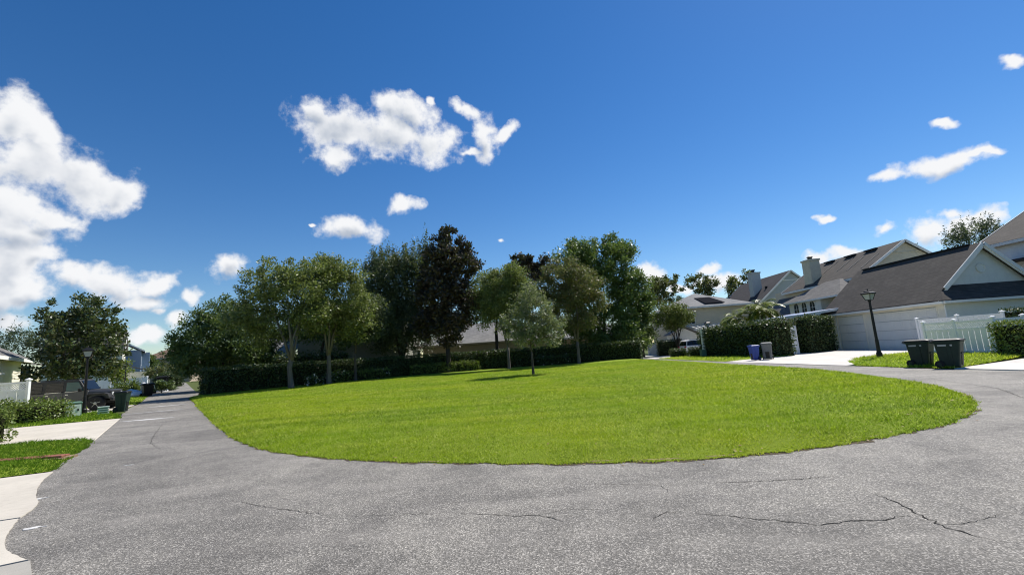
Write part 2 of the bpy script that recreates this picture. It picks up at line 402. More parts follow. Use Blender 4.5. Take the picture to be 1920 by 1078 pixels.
L_BIG = leaf('laurel_leaf', [(0.030, 0.058, 0.016), (0.065, 0.11, 0.026), (0.13, 0.17, 0.05), (0.08, 0.125, 0.03)], 0.42, 0.34)
L_YOUNG = leaf('young_oak_leaf', [(0.055, 0.078, 0.042), (0.11, 0.13, 0.07), (0.22, 0.22, 0.155), (0.13, 0.145, 0.06)], 0.42, 0.38)
L_LIG = leaf('ligustrum_leaf', [(0.05, 0.075, 0.016), (0.09, 0.115, 0.022), (0.12, 0.135, 0.035), (0.095, 0.12, 0.02)], 0.45, 0.25)
L_HEDGE = leaf('hedge_leaf', [(0.013, 0.027, 0.009), (0.025, 0.046, 0.012), (0.055, 0.075, 0.026), (0.034, 0.055, 0.013)], 0.42, 0.16)
L_HEDGEB = leaf('bright_hedge_leaf', [(0.035, 0.065, 0.012), (0.075, 0.115, 0.02), (0.13, 0.16, 0.035), (0.095, 0.13, 0.02)], 0.42, 0.25)
L_FAR = leaf('far_tree_leaf', [(0.035, 0.055, 0.022), (0.07, 0.09, 0.03), (0.13, 0.12, 0.045), (0.085, 0.095, 0.03)], 0.5, 0.3)
L_FARG = leaf('grey_green_leaf', [(0.035, 0.050, 0.035), (0.055, 0.075, 0.05), (0.085, 0.10, 0.07), (0.06, 0.08, 0.05)], 0.55, 0.25)
L_YEL = leaf('yellow_green_leaf', [(0.10, 0.14, 0.02), (0.16, 0.20, 0.03), (0.20, 0.22, 0.04), (0.14, 0.19, 0.02)], 0.5, 0.4)
L_PALM = leaf('palm_leaf', [(0.030, 0.055, 0.018), (0.055, 0.085, 0.028), (0.09, 0.12, 0.04), (0.06, 0.09, 0.025)], 0.4, 0.2)
L_PALMY = leaf('yellow_palm_leaf', [(0.08, 0.12, 0.012), (0.13, 0.17, 0.02), (0.20, 0.20, 0.05), (0.14, 0.18, 0.02)], 0.4, 0.35)
L_FLOWER = leaf('pale_blossom', [(0.30, 0.27, 0.26), (0.45, 0.40, 0.40), (0.5, 0.47, 0.45)], 0.6, 0.2)
# ------------------------------------------------------------------ mesh helpers
class MB:
    def __init__(s): s.v = []; s.f = []
    def add(s, vs, fs):
        o = len(s.v); s.v += [tuple(q) for q in vs]; s.f += [tuple(i + o for i in q) for q in fs]; return s
    def box(s, c, d, rz=0.0, tilt=None):
        hx, hy, hz = d[0] / 2, d[1] / 2, d[2] / 2
        vs = [Vector((x, y, z)) for z in (-hz, hz) for y in (-hy, hy) for x in (-hx, hx)]
        if tilt is not None: vs = [tilt @ q for q in vs]
        if rz:
            m = Matrix.Rotation(rz, 3, 'Z'); vs = [m @ q for q in vs]
        c = Vector(c)
        return s.add([q + c for q in vs], [(0, 2, 3, 1), (4, 5, 7, 6), (0, 1, 5, 4), (2, 6, 7, 3), (0, 4, 6, 2), (1, 3, 7, 5)])
    def box2(s, a, b):
        return s.box([(p + q) / 2 for p, q in zip(a, b)], [abs(q - p) for p, q in zip(a, b)])
    def bar(s, a, b, w, h=None):
        """square bar from a to b"""
        a, b = Vector(a), Vector(b); h = h or w
        d = (b - a).normalized(); u = d.cross(Vector((0, 0, 1)))
        if u.length < 1e-4: u = Vector((1, 0, 0))
        u.normalize(); t = u.cross(d)
        vs = [p + u * x * w / 2 + t * y * h / 2 for p in (a, b) for x, y in ((-1, -1), (1, -1), (1, 1), (-1, 1))]
        return s.add(vs, [(3, 2, 1, 0), (4, 5, 6, 7), (0, 1, 5, 4), (1, 2, 6, 5), (2, 3, 7, 6), (3, 0, 4, 7)])
    def loft(s, loops, cap0=True, cap1=True):
        n = len(loops[0]); vs = [p for lp in loops for p in lp]; fs = []
        for k in range(len(loops) - 1):
            for i in range(n):
                j = (i + 1) % n; fs.append((k * n + i, k * n + j, (k + 1) * n + j, (k + 1) * n + i))
        if cap0: fs.append(tuple(range(n - 1, -1, -1)))
        if cap1: fs.append(tuple((len(loops) - 1) * n + i for i in range(n)))
        return s.add(vs, fs)
    def tube(s, pts, rs, n=6):
        pts = [Vector(p) for p in pts]; loops = []
        for i, p in enumerate(pts):
            d = (pts[min(i + 1, len(pts) - 1)] - pts[max(i - 1, 0)])
            d = d.normalized() if d.length > 1e-6 else Vector((0, 0, 1))
            u = d.cross(Vector((0.31, 0.95, 0.05))); u.normalize(); t = d.cross(u)
            loops.append([p + (u * math.cos(a) + t * math.sin(a)) * rs[i] for a in [2 * math.pi * k / n for k in range(n)]])
        return s.loft(loops)
    def lathe(s, prof, c=(0, 0, 0), n=16, axis='Z'):
        loops = []
        for r, z in prof:
            lp = []
            for k in range(n):
                a = 2 * math.pi * k / n; x, y = r * math.cos(a), r * math.sin(a)
                if axis == 'Z': q = (x, y, z)
                elif axis == 'Y': q = (x, z, -y)
                else: q = (z, x, y)
                lp.append((q[0] + c[0], q[1] + c[1], q[2] + c[2]))
            loops.append(lp)
        return s.loft(loops)
    def prism(s, poly, z0, z1):
        """flat polygon (x, y) raised from z0 to z1"""
        n = len(poly); tri = tessellate_polygon([[Vector((x, y, 0)) for x, y in poly]])
        area = sum(poly[i][0] * poly[(i + 1) % n][1] - poly[(i + 1) % n][0] * poly[i][1] for i in range(n))
        vs = [(x, y, z1) for x, y in poly] + [(x, y, z0) for x, y in poly]; fs = []
        for t in tri:
            a, b, c = [Vector((*poly[i], 0)) for i in t]
            up = (b - a).cross(c - a).z > 0
            fs.append(tuple(t) if up else tuple(reversed(t)))
        for i in range(n):
            j = (i + 1) % n
            fs.append((i, i + n, j + n, j) if area > 0 else (i, j, j + n, i + n))
        return s.add(vs, fs)
    def extr_y(s, prof, y0, y1):
        """profile (x, z) extruded along y"""
        n = len(prof)
        vs = [(x, y0, z) for x, z in prof] + [(x, y1, z) for x, z in prof]
        fs = [tuple(range(n)), tuple(range(2 * n - 1, n - 1, -1))]
        for i in range(n):
            j = (i + 1) % n; fs.append((i, i + n, j + n, j))
        return s.add(vs, fs)

def link(name, mesh, mat=None, parent=None):
    o = bpy.data.objects.new(name, mesh); COL.objects.link(o)
    if mat is not None and not mesh.materials: mesh.materials.append(mat)
    if parent is not None: o.parent = parent
    return o

def part(name, mb, mat, parent=None, bev=0.0, smooth=False, seg=2):
    me = bpy.data.meshes.new(name); me.from_pydata(mb.v, [], mb.f); me.update()
    import bmesh
    bm = bmesh.new(); bm.from_mesh(me); bmesh.ops.recalc_face_normals(bm, faces=bm.faces); bm.to_mesh(me); bm.free()
    if smooth: me.polygons.foreach_set('use_smooth', [True] * len(me.polygons))
    o = link(name, me, mat, parent)
    if bev:
        b = o.modifiers.new('bevel', 'BEVEL'); b.width = bev; b.segments = seg; b.limit_method = 'ANGLE'; b.angle_limit = rad(40)
    return o

def fast_mesh(name, V, sides, mat, parent=None, smooth=False):
    """V: (n, k, 3) array of separate k-sided faces"""
    n = len(V); me = bpy.data.meshes.new(name)
    me.vertices.add(n * sides); me.vertices.foreach_set('co', np.ascontiguousarray(V, dtype=np.float32).ravel())
    me.loops.add(n * sides); me.loops.foreach_set('vertex_index', np.arange(n * sides, dtype=np.int32))
    me.polygons.add(n); me.polygons.foreach_set('loop_start', np.arange(0, n * sides, sides, dtype=np.int32))
    me.polygons.foreach_set('loop_total', np.full(n, sides, dtype=np.int32))
    me.update(calc_edges=True)
    return link(name, me, mat, parent)

def tag(o, label=None, cat=None, group=None, kind=None):
    for k, v in (('label', label), ('category', cat), ('group', group), ('kind', kind)):
        if v: o[k] = v
    return o

def thing(name, label, cat, loc=(0, 0, 0), rz=0.0, group=None):
    o = bpy.data.objects.new(name, None); COL.objects.link(o)
    o.empty_display_size = 0.3; o.location = loc; o.rotation_euler = (0, 0, rz)
    return tag(o, label, cat, group)

def copy_tree(o, parent=None):
    c = o.copy(); COL.objects.link(c); c.parent = parent
    for ch in list(o.children): copy_tree(ch, c)
    return c

def inside(poly, P):
    x, y = P[:, 0], P[:, 1]; r = np.zeros(len(P), bool); n = len(poly)
    for i in range(n):
        x0, y0 = poly[i]; x1, y1 = poly[(i + 1) % n]
        if y0 == y1: continue
        r ^= ((y0 > y) != (y1 > y)) & (x < (x1 - x0) * (y - y0) / (y1 - y0) + x0)
    return r

def edge_dist(poly, P):
    d = np.full(len(P), 1e9); n = len(poly)
    for i in range(n):
        a = np.array(poly[i]); b = np.array(poly[(i + 1) % n]); ab = b - a
        t = np.clip(((P - a) @ ab) / max(ab @ ab, 1e-9), 0, 1)
        d = np.minimum(d, np.linalg.norm(P - a - t[:, None] * ab, axis=1))
    return d

def smooth_poly(pts, it=2):
    for _ in range(it):
        q = []
        for i in range(len(pts)):
            a, b = pts[i], pts[(i + 1) % len(pts)]
            q += [(a[0] * .75 + b[0] * .25, a[1] * .75 + b[1] * .25), (a[0] * .25 + b[0] * .75, a[1] * .25 + b[1] * .75)]
        pts = q
    return pts

def roughen(pts, step, amp, seed):
    rg = random.Random(seed); q = []
    for i in range(len(pts)):
        a, b = pts[i], pts[(i + 1) % len(pts)]
        L = math.hypot(b[0] - a[0], b[1] - a[1]); k = max(1, min(60, int(L / step)))
        for j in range(k):
            t = j / k
            q.append((a[0] + (b[0] - a[0]) * t + rg.uniform(-amp, amp), a[1] + (b[1] - a[1]) * t + rg.uniform(-amp, amp)))
    return q

M_DIRT = paint('dark_edge_soil', (0.10, 0.08, 0.055), 0.95, 0.45, 9, spec=0.1, bmp=0.6)
M_LITTER = leaf('dry_leaf', [(0.10, 0.055, 0.025), (0.18, 0.11, 0.05), (0.24, 0.17, 0.08), (0.13, 0.08, 0.03)], 0.7, 0.1)
# ------------------------------------------------------------------ the setting: ground, road, lawn
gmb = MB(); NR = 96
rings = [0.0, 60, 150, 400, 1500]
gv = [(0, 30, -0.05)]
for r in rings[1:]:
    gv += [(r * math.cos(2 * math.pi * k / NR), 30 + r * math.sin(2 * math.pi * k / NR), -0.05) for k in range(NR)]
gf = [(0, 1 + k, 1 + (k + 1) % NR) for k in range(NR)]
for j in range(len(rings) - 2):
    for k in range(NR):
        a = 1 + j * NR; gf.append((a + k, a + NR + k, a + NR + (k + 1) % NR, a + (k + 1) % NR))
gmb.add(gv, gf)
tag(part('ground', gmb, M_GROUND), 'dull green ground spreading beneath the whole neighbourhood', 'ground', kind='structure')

ROAD = [(-82, 105), (-42.7, 52.4), (-26.3, 31.4), (-23.0, 26.6), (-16.9, 18.9), (-12.2, 12.9), (-9.3, 9.0), (-7.9, 6.95), (-6.95, 5.95), (-5.9, 4.9),
        (-4.9, 4.0), (-4.4, 2), (-4.2, -9), (18, -9), (17.6, 10), (16.9, 13.2), (16.3, 15), (16.0, 18), (15.8, 21.4), (15.3, 27), (15.0, 40), (15.2, 85),
        (12.0, 85), (12.2, 40), (0, 30), (-21.0, 32.6), (-31.5, 44), (-78.5, 106)]
road = tag(part('road', MB().prism(roughen(ROAD, 1.2, 0.035, 3), -0.2, 0.0), MA), 'worn grey asphalt alley sweeping round the lawn', 'road', kind='structure')

def ribbon(pts, w, z, seed):
    rg = random.Random(seed); P = []
    for i in range(len(pts) - 1):
        a, b = Vector((*pts[i], 0)), Vector((*pts[i + 1], 0)); k = max(2, int((b - a).length / 0.045))
        for j in range(k):
            n = (b - a).normalized(); n = Vector((-n.y, n.x, 0))
            P.append((a.lerp(b, j / k) + n * rg.gauss(0, 0.012), n))
    P.append((Vector((*pts[-1], 0)), P[-1][1]))
    m = MB(); vs = []; N = len(P)
    for i, (p, n) in enumerate(P):
        ww = w * rg.uniform(0.35, 1.25) * min(1, 5 * (i + 0.3) / N, 5 * (N - i - 0.7) / N)
        vs += [(p.x + n.x * ww, p.y + n.y * ww, z), (p.x - n.x * ww, p.y - n.y * ww, z)]
    return m.add(vs, [(2 * i, 2 * i + 1, 2 * i + 3, 2 * i + 2) for i in range(N - 1)])

CRACKS = [([(3.62, 4.91), (3.62, 4.58), (3.55, 4.34), (3.52, 4.07), (3.55, 3.89), (3.67, 3.69)], .011),
          ([(1.55, 4.73), (1.88, 4.62), (2.12, 4.48), (2.46, 4.31), (2.6, 4.23), (2.87, 4.28), (3.14, 4.25), (3.43, 4.31), (3.53, 4.09)], .009),
          ([(2.2, 5.62), (2.75, 5.56), (3.24, 5.53), (3.64, 5.57), (3.73, 5.43)], .007), ([(-0.87, 5.19), (-0.51, 5.09), (-0.16, 4.99), (0.12, 4.95), (0.47, 4.64)], .006),
          ([(0.83, 5.85), (1.28, 5.77), (1.63, 5.64), (1.65, 5.33)], .006), ([(-4.0, 6.28), (-3.26, 5.86), (-2.8, 5.63), (-2.11, 5.32)], .006),
          ([(-13.4, 17.2), (-12.42, 15.66), (-10.8, 13.4), (-9.79, 12.04), (-8.35, 10.64)], .009), ([(3.52, 4.07), (3.84, 4.09), (4.21, 4.22)], .006),
          ([(1.22, 4.6), (1.41, 4.79), (1.55, 4.73)], .006), ([(-17.5, 24.5), (-19.5, 26), (-21.5, 29.5)], .014), ([(-15, 20.4), (-16.6, 21.3), (-17.6, 23.2)], .012),
          ([(6.2, 5.2), (7.8, 5.6), (9.3, 6.6), (10.6, 7.2)], .009), ([(10.2, 9.0), (12.0, 11.5), (13.4, 15.5)], .012), ([(4.21, 4.22), (5.1, 4.2), (6.2, 5.2)], .007)
          ,           ([(-6.0, 8.6), (-5.0, 7.6), (-4.1, 7.2), (-3.2, 6.5)], .003), ([(0.12, 4.95), (.4, 5.05), (.83, 5.0)], .004), ([(-2.11, 5.32), (-1.5, 5.25), (-.87, 5.19)], .004)]
for i, (pts, w) in enumerate(CRACKS): part('crack', ribbon(pts, w * .72, 0.004, i), M_CRACK, road)
def blotch(c, rx, ry, ang, seed, n=22):
    rg = random.Random(seed); out = []
    for k in range(n):
        a = 2 * math.pi * k / n; q = rg.uniform(0.45, 1.1); x, y = rx * q * math.cos(a), ry * q * math.sin(a)
        out.append((c[0] + x * math.cos(ang) - y * math.sin(ang), c[1] + x * math.sin(ang) + y * math.cos(ang)))
    return out
for i, (c, rx, ry, a) in enumerate([((-15.4, 18.7), 1.0, .22, .2), ((-7.4, 7.02), .16, .05, .5), ((-5.98, 5.66), .13, .05, .3), ((-18.2, 22.6), 1.5, .1, .35), ((-20.6, 26.5), 1.5, .18, .4), ((-7.9, 9.2), .10, .03, .2)]):
    part('chalk_patch', MB().prism(blotch(c, rx, ry, a, i), -0.01, 0.005), M_CHALK, road)

LAWN = [(-5.05, 9.45), (-3.2, 8.3), (-1.6, 7.62), (.14, 7.08), (1.2, 6.85), (2.4, 6.68), (3.6, 6.75), (5, 7.05), (6.65, 7.6), (7.9, 8.25), (9.0, 9.1), (10.3, 10.6),
        (11.5, 12.7), (12.3, 15.5), (12.75, 19.5), (12.9, 28), (12.9, 40), (13.2, 52), (-5, 53), (-16, 49), (-26, 37), (-24.7, 33.6), (-19.7, 27.4), (-14.6, 20.9), (-10.95, 16.2), (-8.4, 13.0), (-6.7, 11.0)]
LAWN = smooth_poly(LAWN, 1)
LAWN_R = roughen(LAWN, 0.16, 0.045, 8)
def lawn_h(P):
    d = edge_dist(LAWN, P); s = np.clip(d / 0.7, 0, 1); s = s * s * (3 - 2 * s)
    berm = np.clip((P[:, 0] - 5.5) / 5.5, 0, 1) * np.clip((P[:, 1] - 10.5) / 8, 0, 1)
    return 0.012 + s * (0.09 + 0.11 * berm)
def lawn_z(x, y): return float(lawn_h(np.array([[x, y]]))[0])
cx, cy = -3.5, 27.0
S = [0, .1, .2, .3, .4, .5, .6, .7, .78, .85, .9, .93, .955, .97, .98, .988, .994, 1.0]
B = np.array(LAWN_R); nb = len(B); rows = []
for s_ in S[1:]:
    q = np.array([cx, cy]) + (B - [cx, cy]) * s_
    rows.append(np.column_stack([q, lawn_h(q)]))
lv = [(cx, cy, lawn_z(cx, cy))] + [tuple(p) for r_ in rows for p in r_]
lf = [(0, 1 + k, 1 + (k + 1) % nb) for k in range(nb)]
for j in range(len(rows) - 1):
    a = 1 + j * nb
    lf += [(a + k, a + nb + k, a + nb + (k + 1) % nb, a + (k + 1) % nb) for k in range(nb)]
lawn = tag(part('lawn', MB().add(lv, lf), M_TURF, smooth=True), 'large mown green lawn island with a rounded front edge', 'lawn', kind='structure')

rng = np.random.default_rng(7)
def grass(name, label, poly, hfun, dens, mat, hgt=0.040, wid=0.0068, ref=8.0, zmax=45, fringe=0, seed=1):
    """separate three-cornered blades, larger and sparser with distance"""
    rg = np.random.default_rng(seed)
    lo = np.min(poly, axis=0); hi = np.max(poly, axis=0)
    N = int((hi[0] - lo[0]) * (hi[1] - lo[1]) * dens)
    P = rg.uniform(lo, hi, (N, 2)); r = np.hypot(P[:, 0], P[:, 1])
    keep = rg.random(N) < np.clip((ref / r) ** 1.75, 0, 1)
    P = P[keep & (r < zmax)]; P = P[inside(poly, P)]
    if fringe:
        bp = np.array(poly); k = rg.integers(0, len(bp), fringe); t = rg.random((fringe, 1))
        E = bp[k] * (1 - t) + bp[(k + 1) % len(bp)] * t
        E = E + rg.normal(0, 0.035, E.shape)
        E = E[np.hypot(E[:, 0], E[:, 1]) < 30]
        P = np.vstack([P, E])
    r = np.hypot(P[:, 0], P[:, 1]); n = len(P)
    sc = np.clip(r / ref, 0.9, 6) ** 0.8
    clump = 0.75 + 0.5 * np.sin(P[:, 0] * 3.1 + 1.7 * np.sin(P[:, 1] * 2.3)) * np.sin(P[:, 1] * 2.7 + np.sin(P[:, 0] * 1.9)) * 0.5
    h = hgt * rg.uniform(0.5, 1.35, n) * np.clip(sc, .9, 1.9) * clump
    w = wid * rg.uniform(0.6, 1.3, n) * sc
    a = rg.uniform(0, 2 * math.pi, n); ta = rg.uniform(0, 2 * math.pi, n); tl = h * rg.uniform(0.4, 1.7, n)
    z = hfun(P) if callable(hfun) else np.full(n, hfun)
    V = np.zeros((n, 3, 3))
    V[:, 0] = np.column_stack([P[:, 0] - w * np.cos(a) / 1, P[:, 1] - w * np.sin(a), z - 0.008])
    V[:, 1] = np.column_stack([P[:, 0] + w * np.cos(a) / 1, P[:, 1] + w * np.sin(a), z - 0.008])
    V[:, 2] = np.column_stack([P[:, 0] + tl * np.cos(ta), P[:, 1] + tl * np.sin(ta), z + h])
    o = fast_mesh(name, V, 3, mat)
    return tag(o, label, 'grass', kind='stuff')
grass('grass', 'short bright green grass blades covering the big lawn island', LAWN_R, lawn_h, 2500, M_BLADE, fringe=26000, seed=2)
# dark soil lip where the turf meets the asphalt, and leaf litter
se = MB(); rgs = random.Random(77); k0 = len(LAWN_R); ev = []
for i_ in range(k0):
    a_, b_ = Vector((*LAWN_R[i_ - 1], 0)), Vector((*LAWN_R[(i_ + 1) % k0], 0)); t_ = (b_ - a_).normalized(); n_ = Vector((t_.y, -t_.x, 0)); p_ = Vector((*LAWN_R[i_], 0))
    w_ = max(0.0, rgs.gauss(.035, .03)) + (.07 if rgs.random() < .08 else 0)
    o_ = p_ + n_ * w_; q_ = p_ - n_ * .12; ev += [(o_.x, o_.y, .0035), (q_.x, q_.y, .0045)]
se.add(ev, [(2 * i_, 2 * ((i_ + 1) % k0), 2 * ((i_ + 1) % k0) + 1, 2 * i_ + 1) for i_ in range(k0)])
part('soil_edge', se, M_DIRT, lawn)
lr_ = np.random.default_rng(78); nl_ = 900
LP = np.column_stack([lr_.uniform(-22, 13, nl_), lr_.uniform(6, 48, nl_)]); LP = LP[inside(LAWN_R, LP)]
BP = np.array(LAWN_R)[lr_.integers(0, k0, 500)] + lr_.normal(0, .13, (500, 2)); BP = BP[BP[:, 1] < 30]
LP = np.vstack([LP, BP]); nl_ = len(LP); hz = np.where(inside(LAWN_R, LP), lawn_h(LP) + .035, .008)
ax_ = lr_.normal(size=(nl_, 3)) * [1, 1, .15]; ax_ /= np.linalg.norm(ax_, axis=1, keepdims=True)
def litter_quads():
    b_ = np.cross(ax_, [0, 0, 1.0]); L_ = lr_.uniform(.03, .075, nl_)[:, None]; V = np.zeros((nl_, 4, 3)); C_ = np.column_stack([LP, hz])
    V[:, 0] = C_; V[:, 1] = C_ + ax_ * L_ * .5 + b_ * L_ * .3 + [0, 0, .006]; V[:, 2] = C_ + ax_ * L_; V[:, 3] = C_ + ax_ * L_ * .5 - b_ * L_ * .3
    return V
tag(fast_mesh('fallen_leaves', litter_quads(), 4, M_LITTER), 'scattered dry leaves on the lawn and along its edge', 'leaf litter', kind='stuff')
# bare sandy spots along the front edge
for i, (c, rx, ry, a) in enumerate([((1.15, 6.95), .28, .06, -.12), ((2.0, 6.82), .45, .07, -.1), ((2.9, 6.78), .35, .06, 0), ((5.4, 7.3), .4, .05, .3), ((10.4, 10.75), .7, .12, .9), ((-1.5, 7.66), .3, .04, -.3), ((8.2, 8.5), .4, .06, .6)]):
    tag(part('soil_patch', MB().prism(blotch(c, rx * .8, ry * .7, a, 40 + i, 40), -0.01, 0.018), M_SOIL, lawn))

D = (-0.953, -0.302)
def off(p, k): return (p[0] + D[0] * k, p[1] + D[1] * k)
def slabs(name, label, c4, nu, nv, z, mat, gap=0.012, thick=0.14):
    """concrete drive of separate slabs between corners A B (at the road) and C D (away from it)"""
    A, Bq, Cq, Dq = [Vector((*p, 0)) for p in c4]
    me0 = None
    root = thing(name, label, 'driveway'); root['kind'] = 'structure'
    def bl(u, v): return A.lerp(Bq, u).lerp(Dq.lerp(Cq, u), v)
    for i in range(nu):
        for j in range(nv):
            q = [bl(i / nu, j / nv), bl((i + 1) / nu, j / nv), bl((i + 1) / nu, (j + 1) / nv), bl(i / nu, (j + 1) / nv)]
            c = sum(q, Vector()) / 4
            q = [p + (c - p).normalized() * gap for p in q]
            part('slab', MB().prism([(p.x, p.y) for p in q], z - thick, z + random.Random(i * 7 + j).uniform(-.003, .003)), mat, root, bev=0.008, seg=1)
    return root
slabs('driveway', 'wide pale concrete drive below the low hedge and lamp post', [(-12.35, 13.2), (-17.55, 19.9), off((-17.7, 19.9), 14), (-26.5, 13.0)], 3, 3, 0.02, M_CONC)
slabs('driveway', 'concrete drive beneath the dark grey off-road car', [(-22.75, 25.1), (-25.2, 29.6), off((-25.2, 29.6), 13), off((-22.75, 25.1), 13)], 2, 4, 0.02, M_CONC)
slabs('driveway', 'white concrete drive in front of the double garage', [(15.75, 21.7), (15.05, 32.6), (28.95, 41.0), (28.95, 29.4)], 3, 4, 0.022, M_CONCW)
slabs('driveway', 'pale concrete drive beside the wheeled bins and clipped hedge', [(16.95, 13.0), (16.2, 16.9), (26.5, 21.3), (27.5, 17.0)], 2, 3, 0.02, M_CONCW)
slabs('driveway', 'narrow concrete drive beneath the white estate car', [(15.05, 49.3), (15.1, 56.4), (27, 57.6), (27, 50.5)], 2, 3, 0.02, M_CONCW)
slabs('driveway', 'small light concrete apron beyond the hedge end by the white gate', [(15.1, 58.5), (15.2, 66), (22, 66), (22, 58.5)], 1, 2, 0.02, M_CONCW)
slabs('driveway', 'sunlit concrete apron by the heaped bags on the far alley', [(-36.2, 44.3), (-41.5, 51.0), off((-41.5, 51), 9), off((-36.2, 44.3), 9)], 1, 3, 0.02, M_CONC)

def soft(pts, it=3):
    for _ in range(it):
        q = [pts[0]]
        for a, b in zip(pts[:-1], pts[1:]): q += [(a[0] * .75 + b[0] * .25, a[1] * .75 + b[1] * .25), (a[0] * .25 + b[0] * .75, a[1] * .25 + b[1] * .75)]
        pts = q + [pts[-1]]
    rg_ = random.Random(len(pts)); return [(x + rg_.uniform(-.005, .005), y + rg_.uniform(-.005, .005)) for x, y in pts]
ap = thing('apron', 'pale concrete slabs at the road edge, bottom corner of the picture', 'apron'); ap['kind'] = 'structure'
part('slab', MB().prism(soft([(-9.2, 9.0), (-8.6, 8.2), (-7.62, 7.2), (-7.0, 6.7), (-6.62, 6.1)]) + [(-13.5, 3.4), (-17, 5.6)], -0.1, 0.014), M_CONC, ap)
part('slab', MB().prism(soft([(-6.6, 6.06), (-6.2, 5.6), (-5.6, 5.0), (-4.95, 4.66)]) + [(-10.2, 1.4), (-13.45, 3.37)], -0.1, 0.012), M_CONC, ap)
part('grey_slab', MB().prism([(-4.9, 4.64), (-4.4, 4.2), (-4.05, 3.2), (-4.0, 1.4), (-9.8, -1.5), (-10.15, 1.37)], -0.1, 0.011), M_CONC2, ap)

def verge(label, poly, z, dens, seed, mat=None, ref=14, gl=None, hgt=0.07):
    p = roughen(poly, 0.4, 0.03, seed); B_ = np.array(p)
    def hf(P):
        s = np.clip(edge_dist(poly, P) / 0.5, 0, 1); return 0.008 + s * z
    c = B_.mean(0); rws = []
    for s_ in (.4, .75, .9, .96, 1.0):
        q = c + (B_ - c) * s_; rws.append(np.column_stack([q, hf(q)]))
    n_ = len(p); v = [(*c, z)] + [tuple(t) for r_ in rws for t in r_]; f = [(0, 1 + k, 1 + (k + 1) % n_) for k in range(n_)]
    for j in range(4):
        a = 1 + j * n_; f += [(a + k, a + n_ + k, a + n_ + (k + 1) % n_, a + (k + 1) % n_) for k in range(n_)]
    tag(part('verge', MB().add(v, f), M_TURF, smooth=True), label, 'verge', kind='structure')
    grass('grass', gl, p, hf, dens, mat or M_BLADE2, hgt=hgt, wid=0.012, ref=ref, zmax=70, fringe=2500, seed=seed)
verge('green verge crossed by a red brick strip beside the pale slabs', [(-9.35, 9.1), (-12.25, 13.05), (-13.4, 13.75), (-15.2, 13.5), (-19, 13.1), (-24, 12.6), (-21, 4.5), (-17.2, 5.75)], 0.05, 700, 11, gl='thick grass beside the red brick strip')
verge('grass strip under the lamp post and low hedge', [(-17.75, 20.1), (-22.6, 25.0), off((-22.6, 25.0), 12), off((-17.75, 20.1), 14)], 0.05, 500, 12, gl='grass blades under the lamp post and low hedge')
verge('grass patch between the far drive and heaped bags', [(-25.35, 29.9), (-36.0, 44.0), off((-36, 44), 9), off((-25.35, 29.9), 9)], 0.05, 200, 13, gl='grass blades on the patch before the heaped bags')
verge('small lawn under the tilted lamp post and two dark bins', [(15.95, 21.2), (16.1, 18.4), (16.35, 17.1), (18.6, 18.2), (23.8, 21.0), (24.6, 28.2), (21.8, 27.6), (19.6, 26.4), (17.4, 23.6)], 0.06, 420, 14, mat=M_BLADE, gl='bright grass around the tilted lamp post')
verge('grass strip at the foot of the big clipped hedge', [(15.25, 33.2), (15.05, 48.6), (20.5, 48.9), (21.5, 34.6)], 0.06, 300, 15, mat=M_BLADE, gl='grass blades at the foot of the big clipped hedge')
bs = thing('brick_strip', 'thin strip of red bricks crossing the green verge', 'edging'); bs['kind'] = 'structure'
bme = None
for k in range(56):
    row, i = k % 2, k // 2
    p = (-10.55 - .105 * row * .6 + D[0] * 0.215 * i, 10.42 + .17 * row + D[1] * 0.215 * i * .25)
    if bme is None:
        o = part('brick', MB().box((0, 0, 0), (0.2, 0.11, 0.07)), M_BRICK, bs, bev=0.008, seg=1); bme = o.data
    else:
        o = link('brick', bme, None, bs); b = o.modifiers.new('bevel', 'BEVEL'); b.width = 0.008; b.segments = 1
    o.location = (p[0], p[1], 0.055 + random.Random(k).uniform(-.006, .006)); o.rotation_euler = (0, 0, 0.08 + random.Random(k).uniform(-.03, .03))
part('mortar_bed', MB().prism([(-10.35, 10.3), (-10.4, 10.72), (-16.4, 10.25), (-16.4, 9.8)], -0.02, 0.045), M_SOIL, bs)

# ------------------------------------------------------------------ plants
def leaf_quads(C, A, Nn, L, W):
    """C base points, A axis, Nn rough normal"""
    b = np.cross(A, Nn); b /= np.linalg.norm(b, axis=1, keepdims=True) + 1e-9
    n = np.cross(b, A)
    V = np.zeros((len(C), 4, 3)); L = L[:, None]; W = W[:, None]
    V[:, 0] = C; V[:, 1] = C + A * L * .45 + b * W * .5 - n * W * .12; V[:, 2] = C + A * L; V[:, 3] = C + A * L * .45 - b * W * .5 - n * W * .12
    return V

def unit(rg, n):
    v = rg.normal(size=(n, 3)); return v / np.linalg.norm(v, axis=1, keepdims=True)

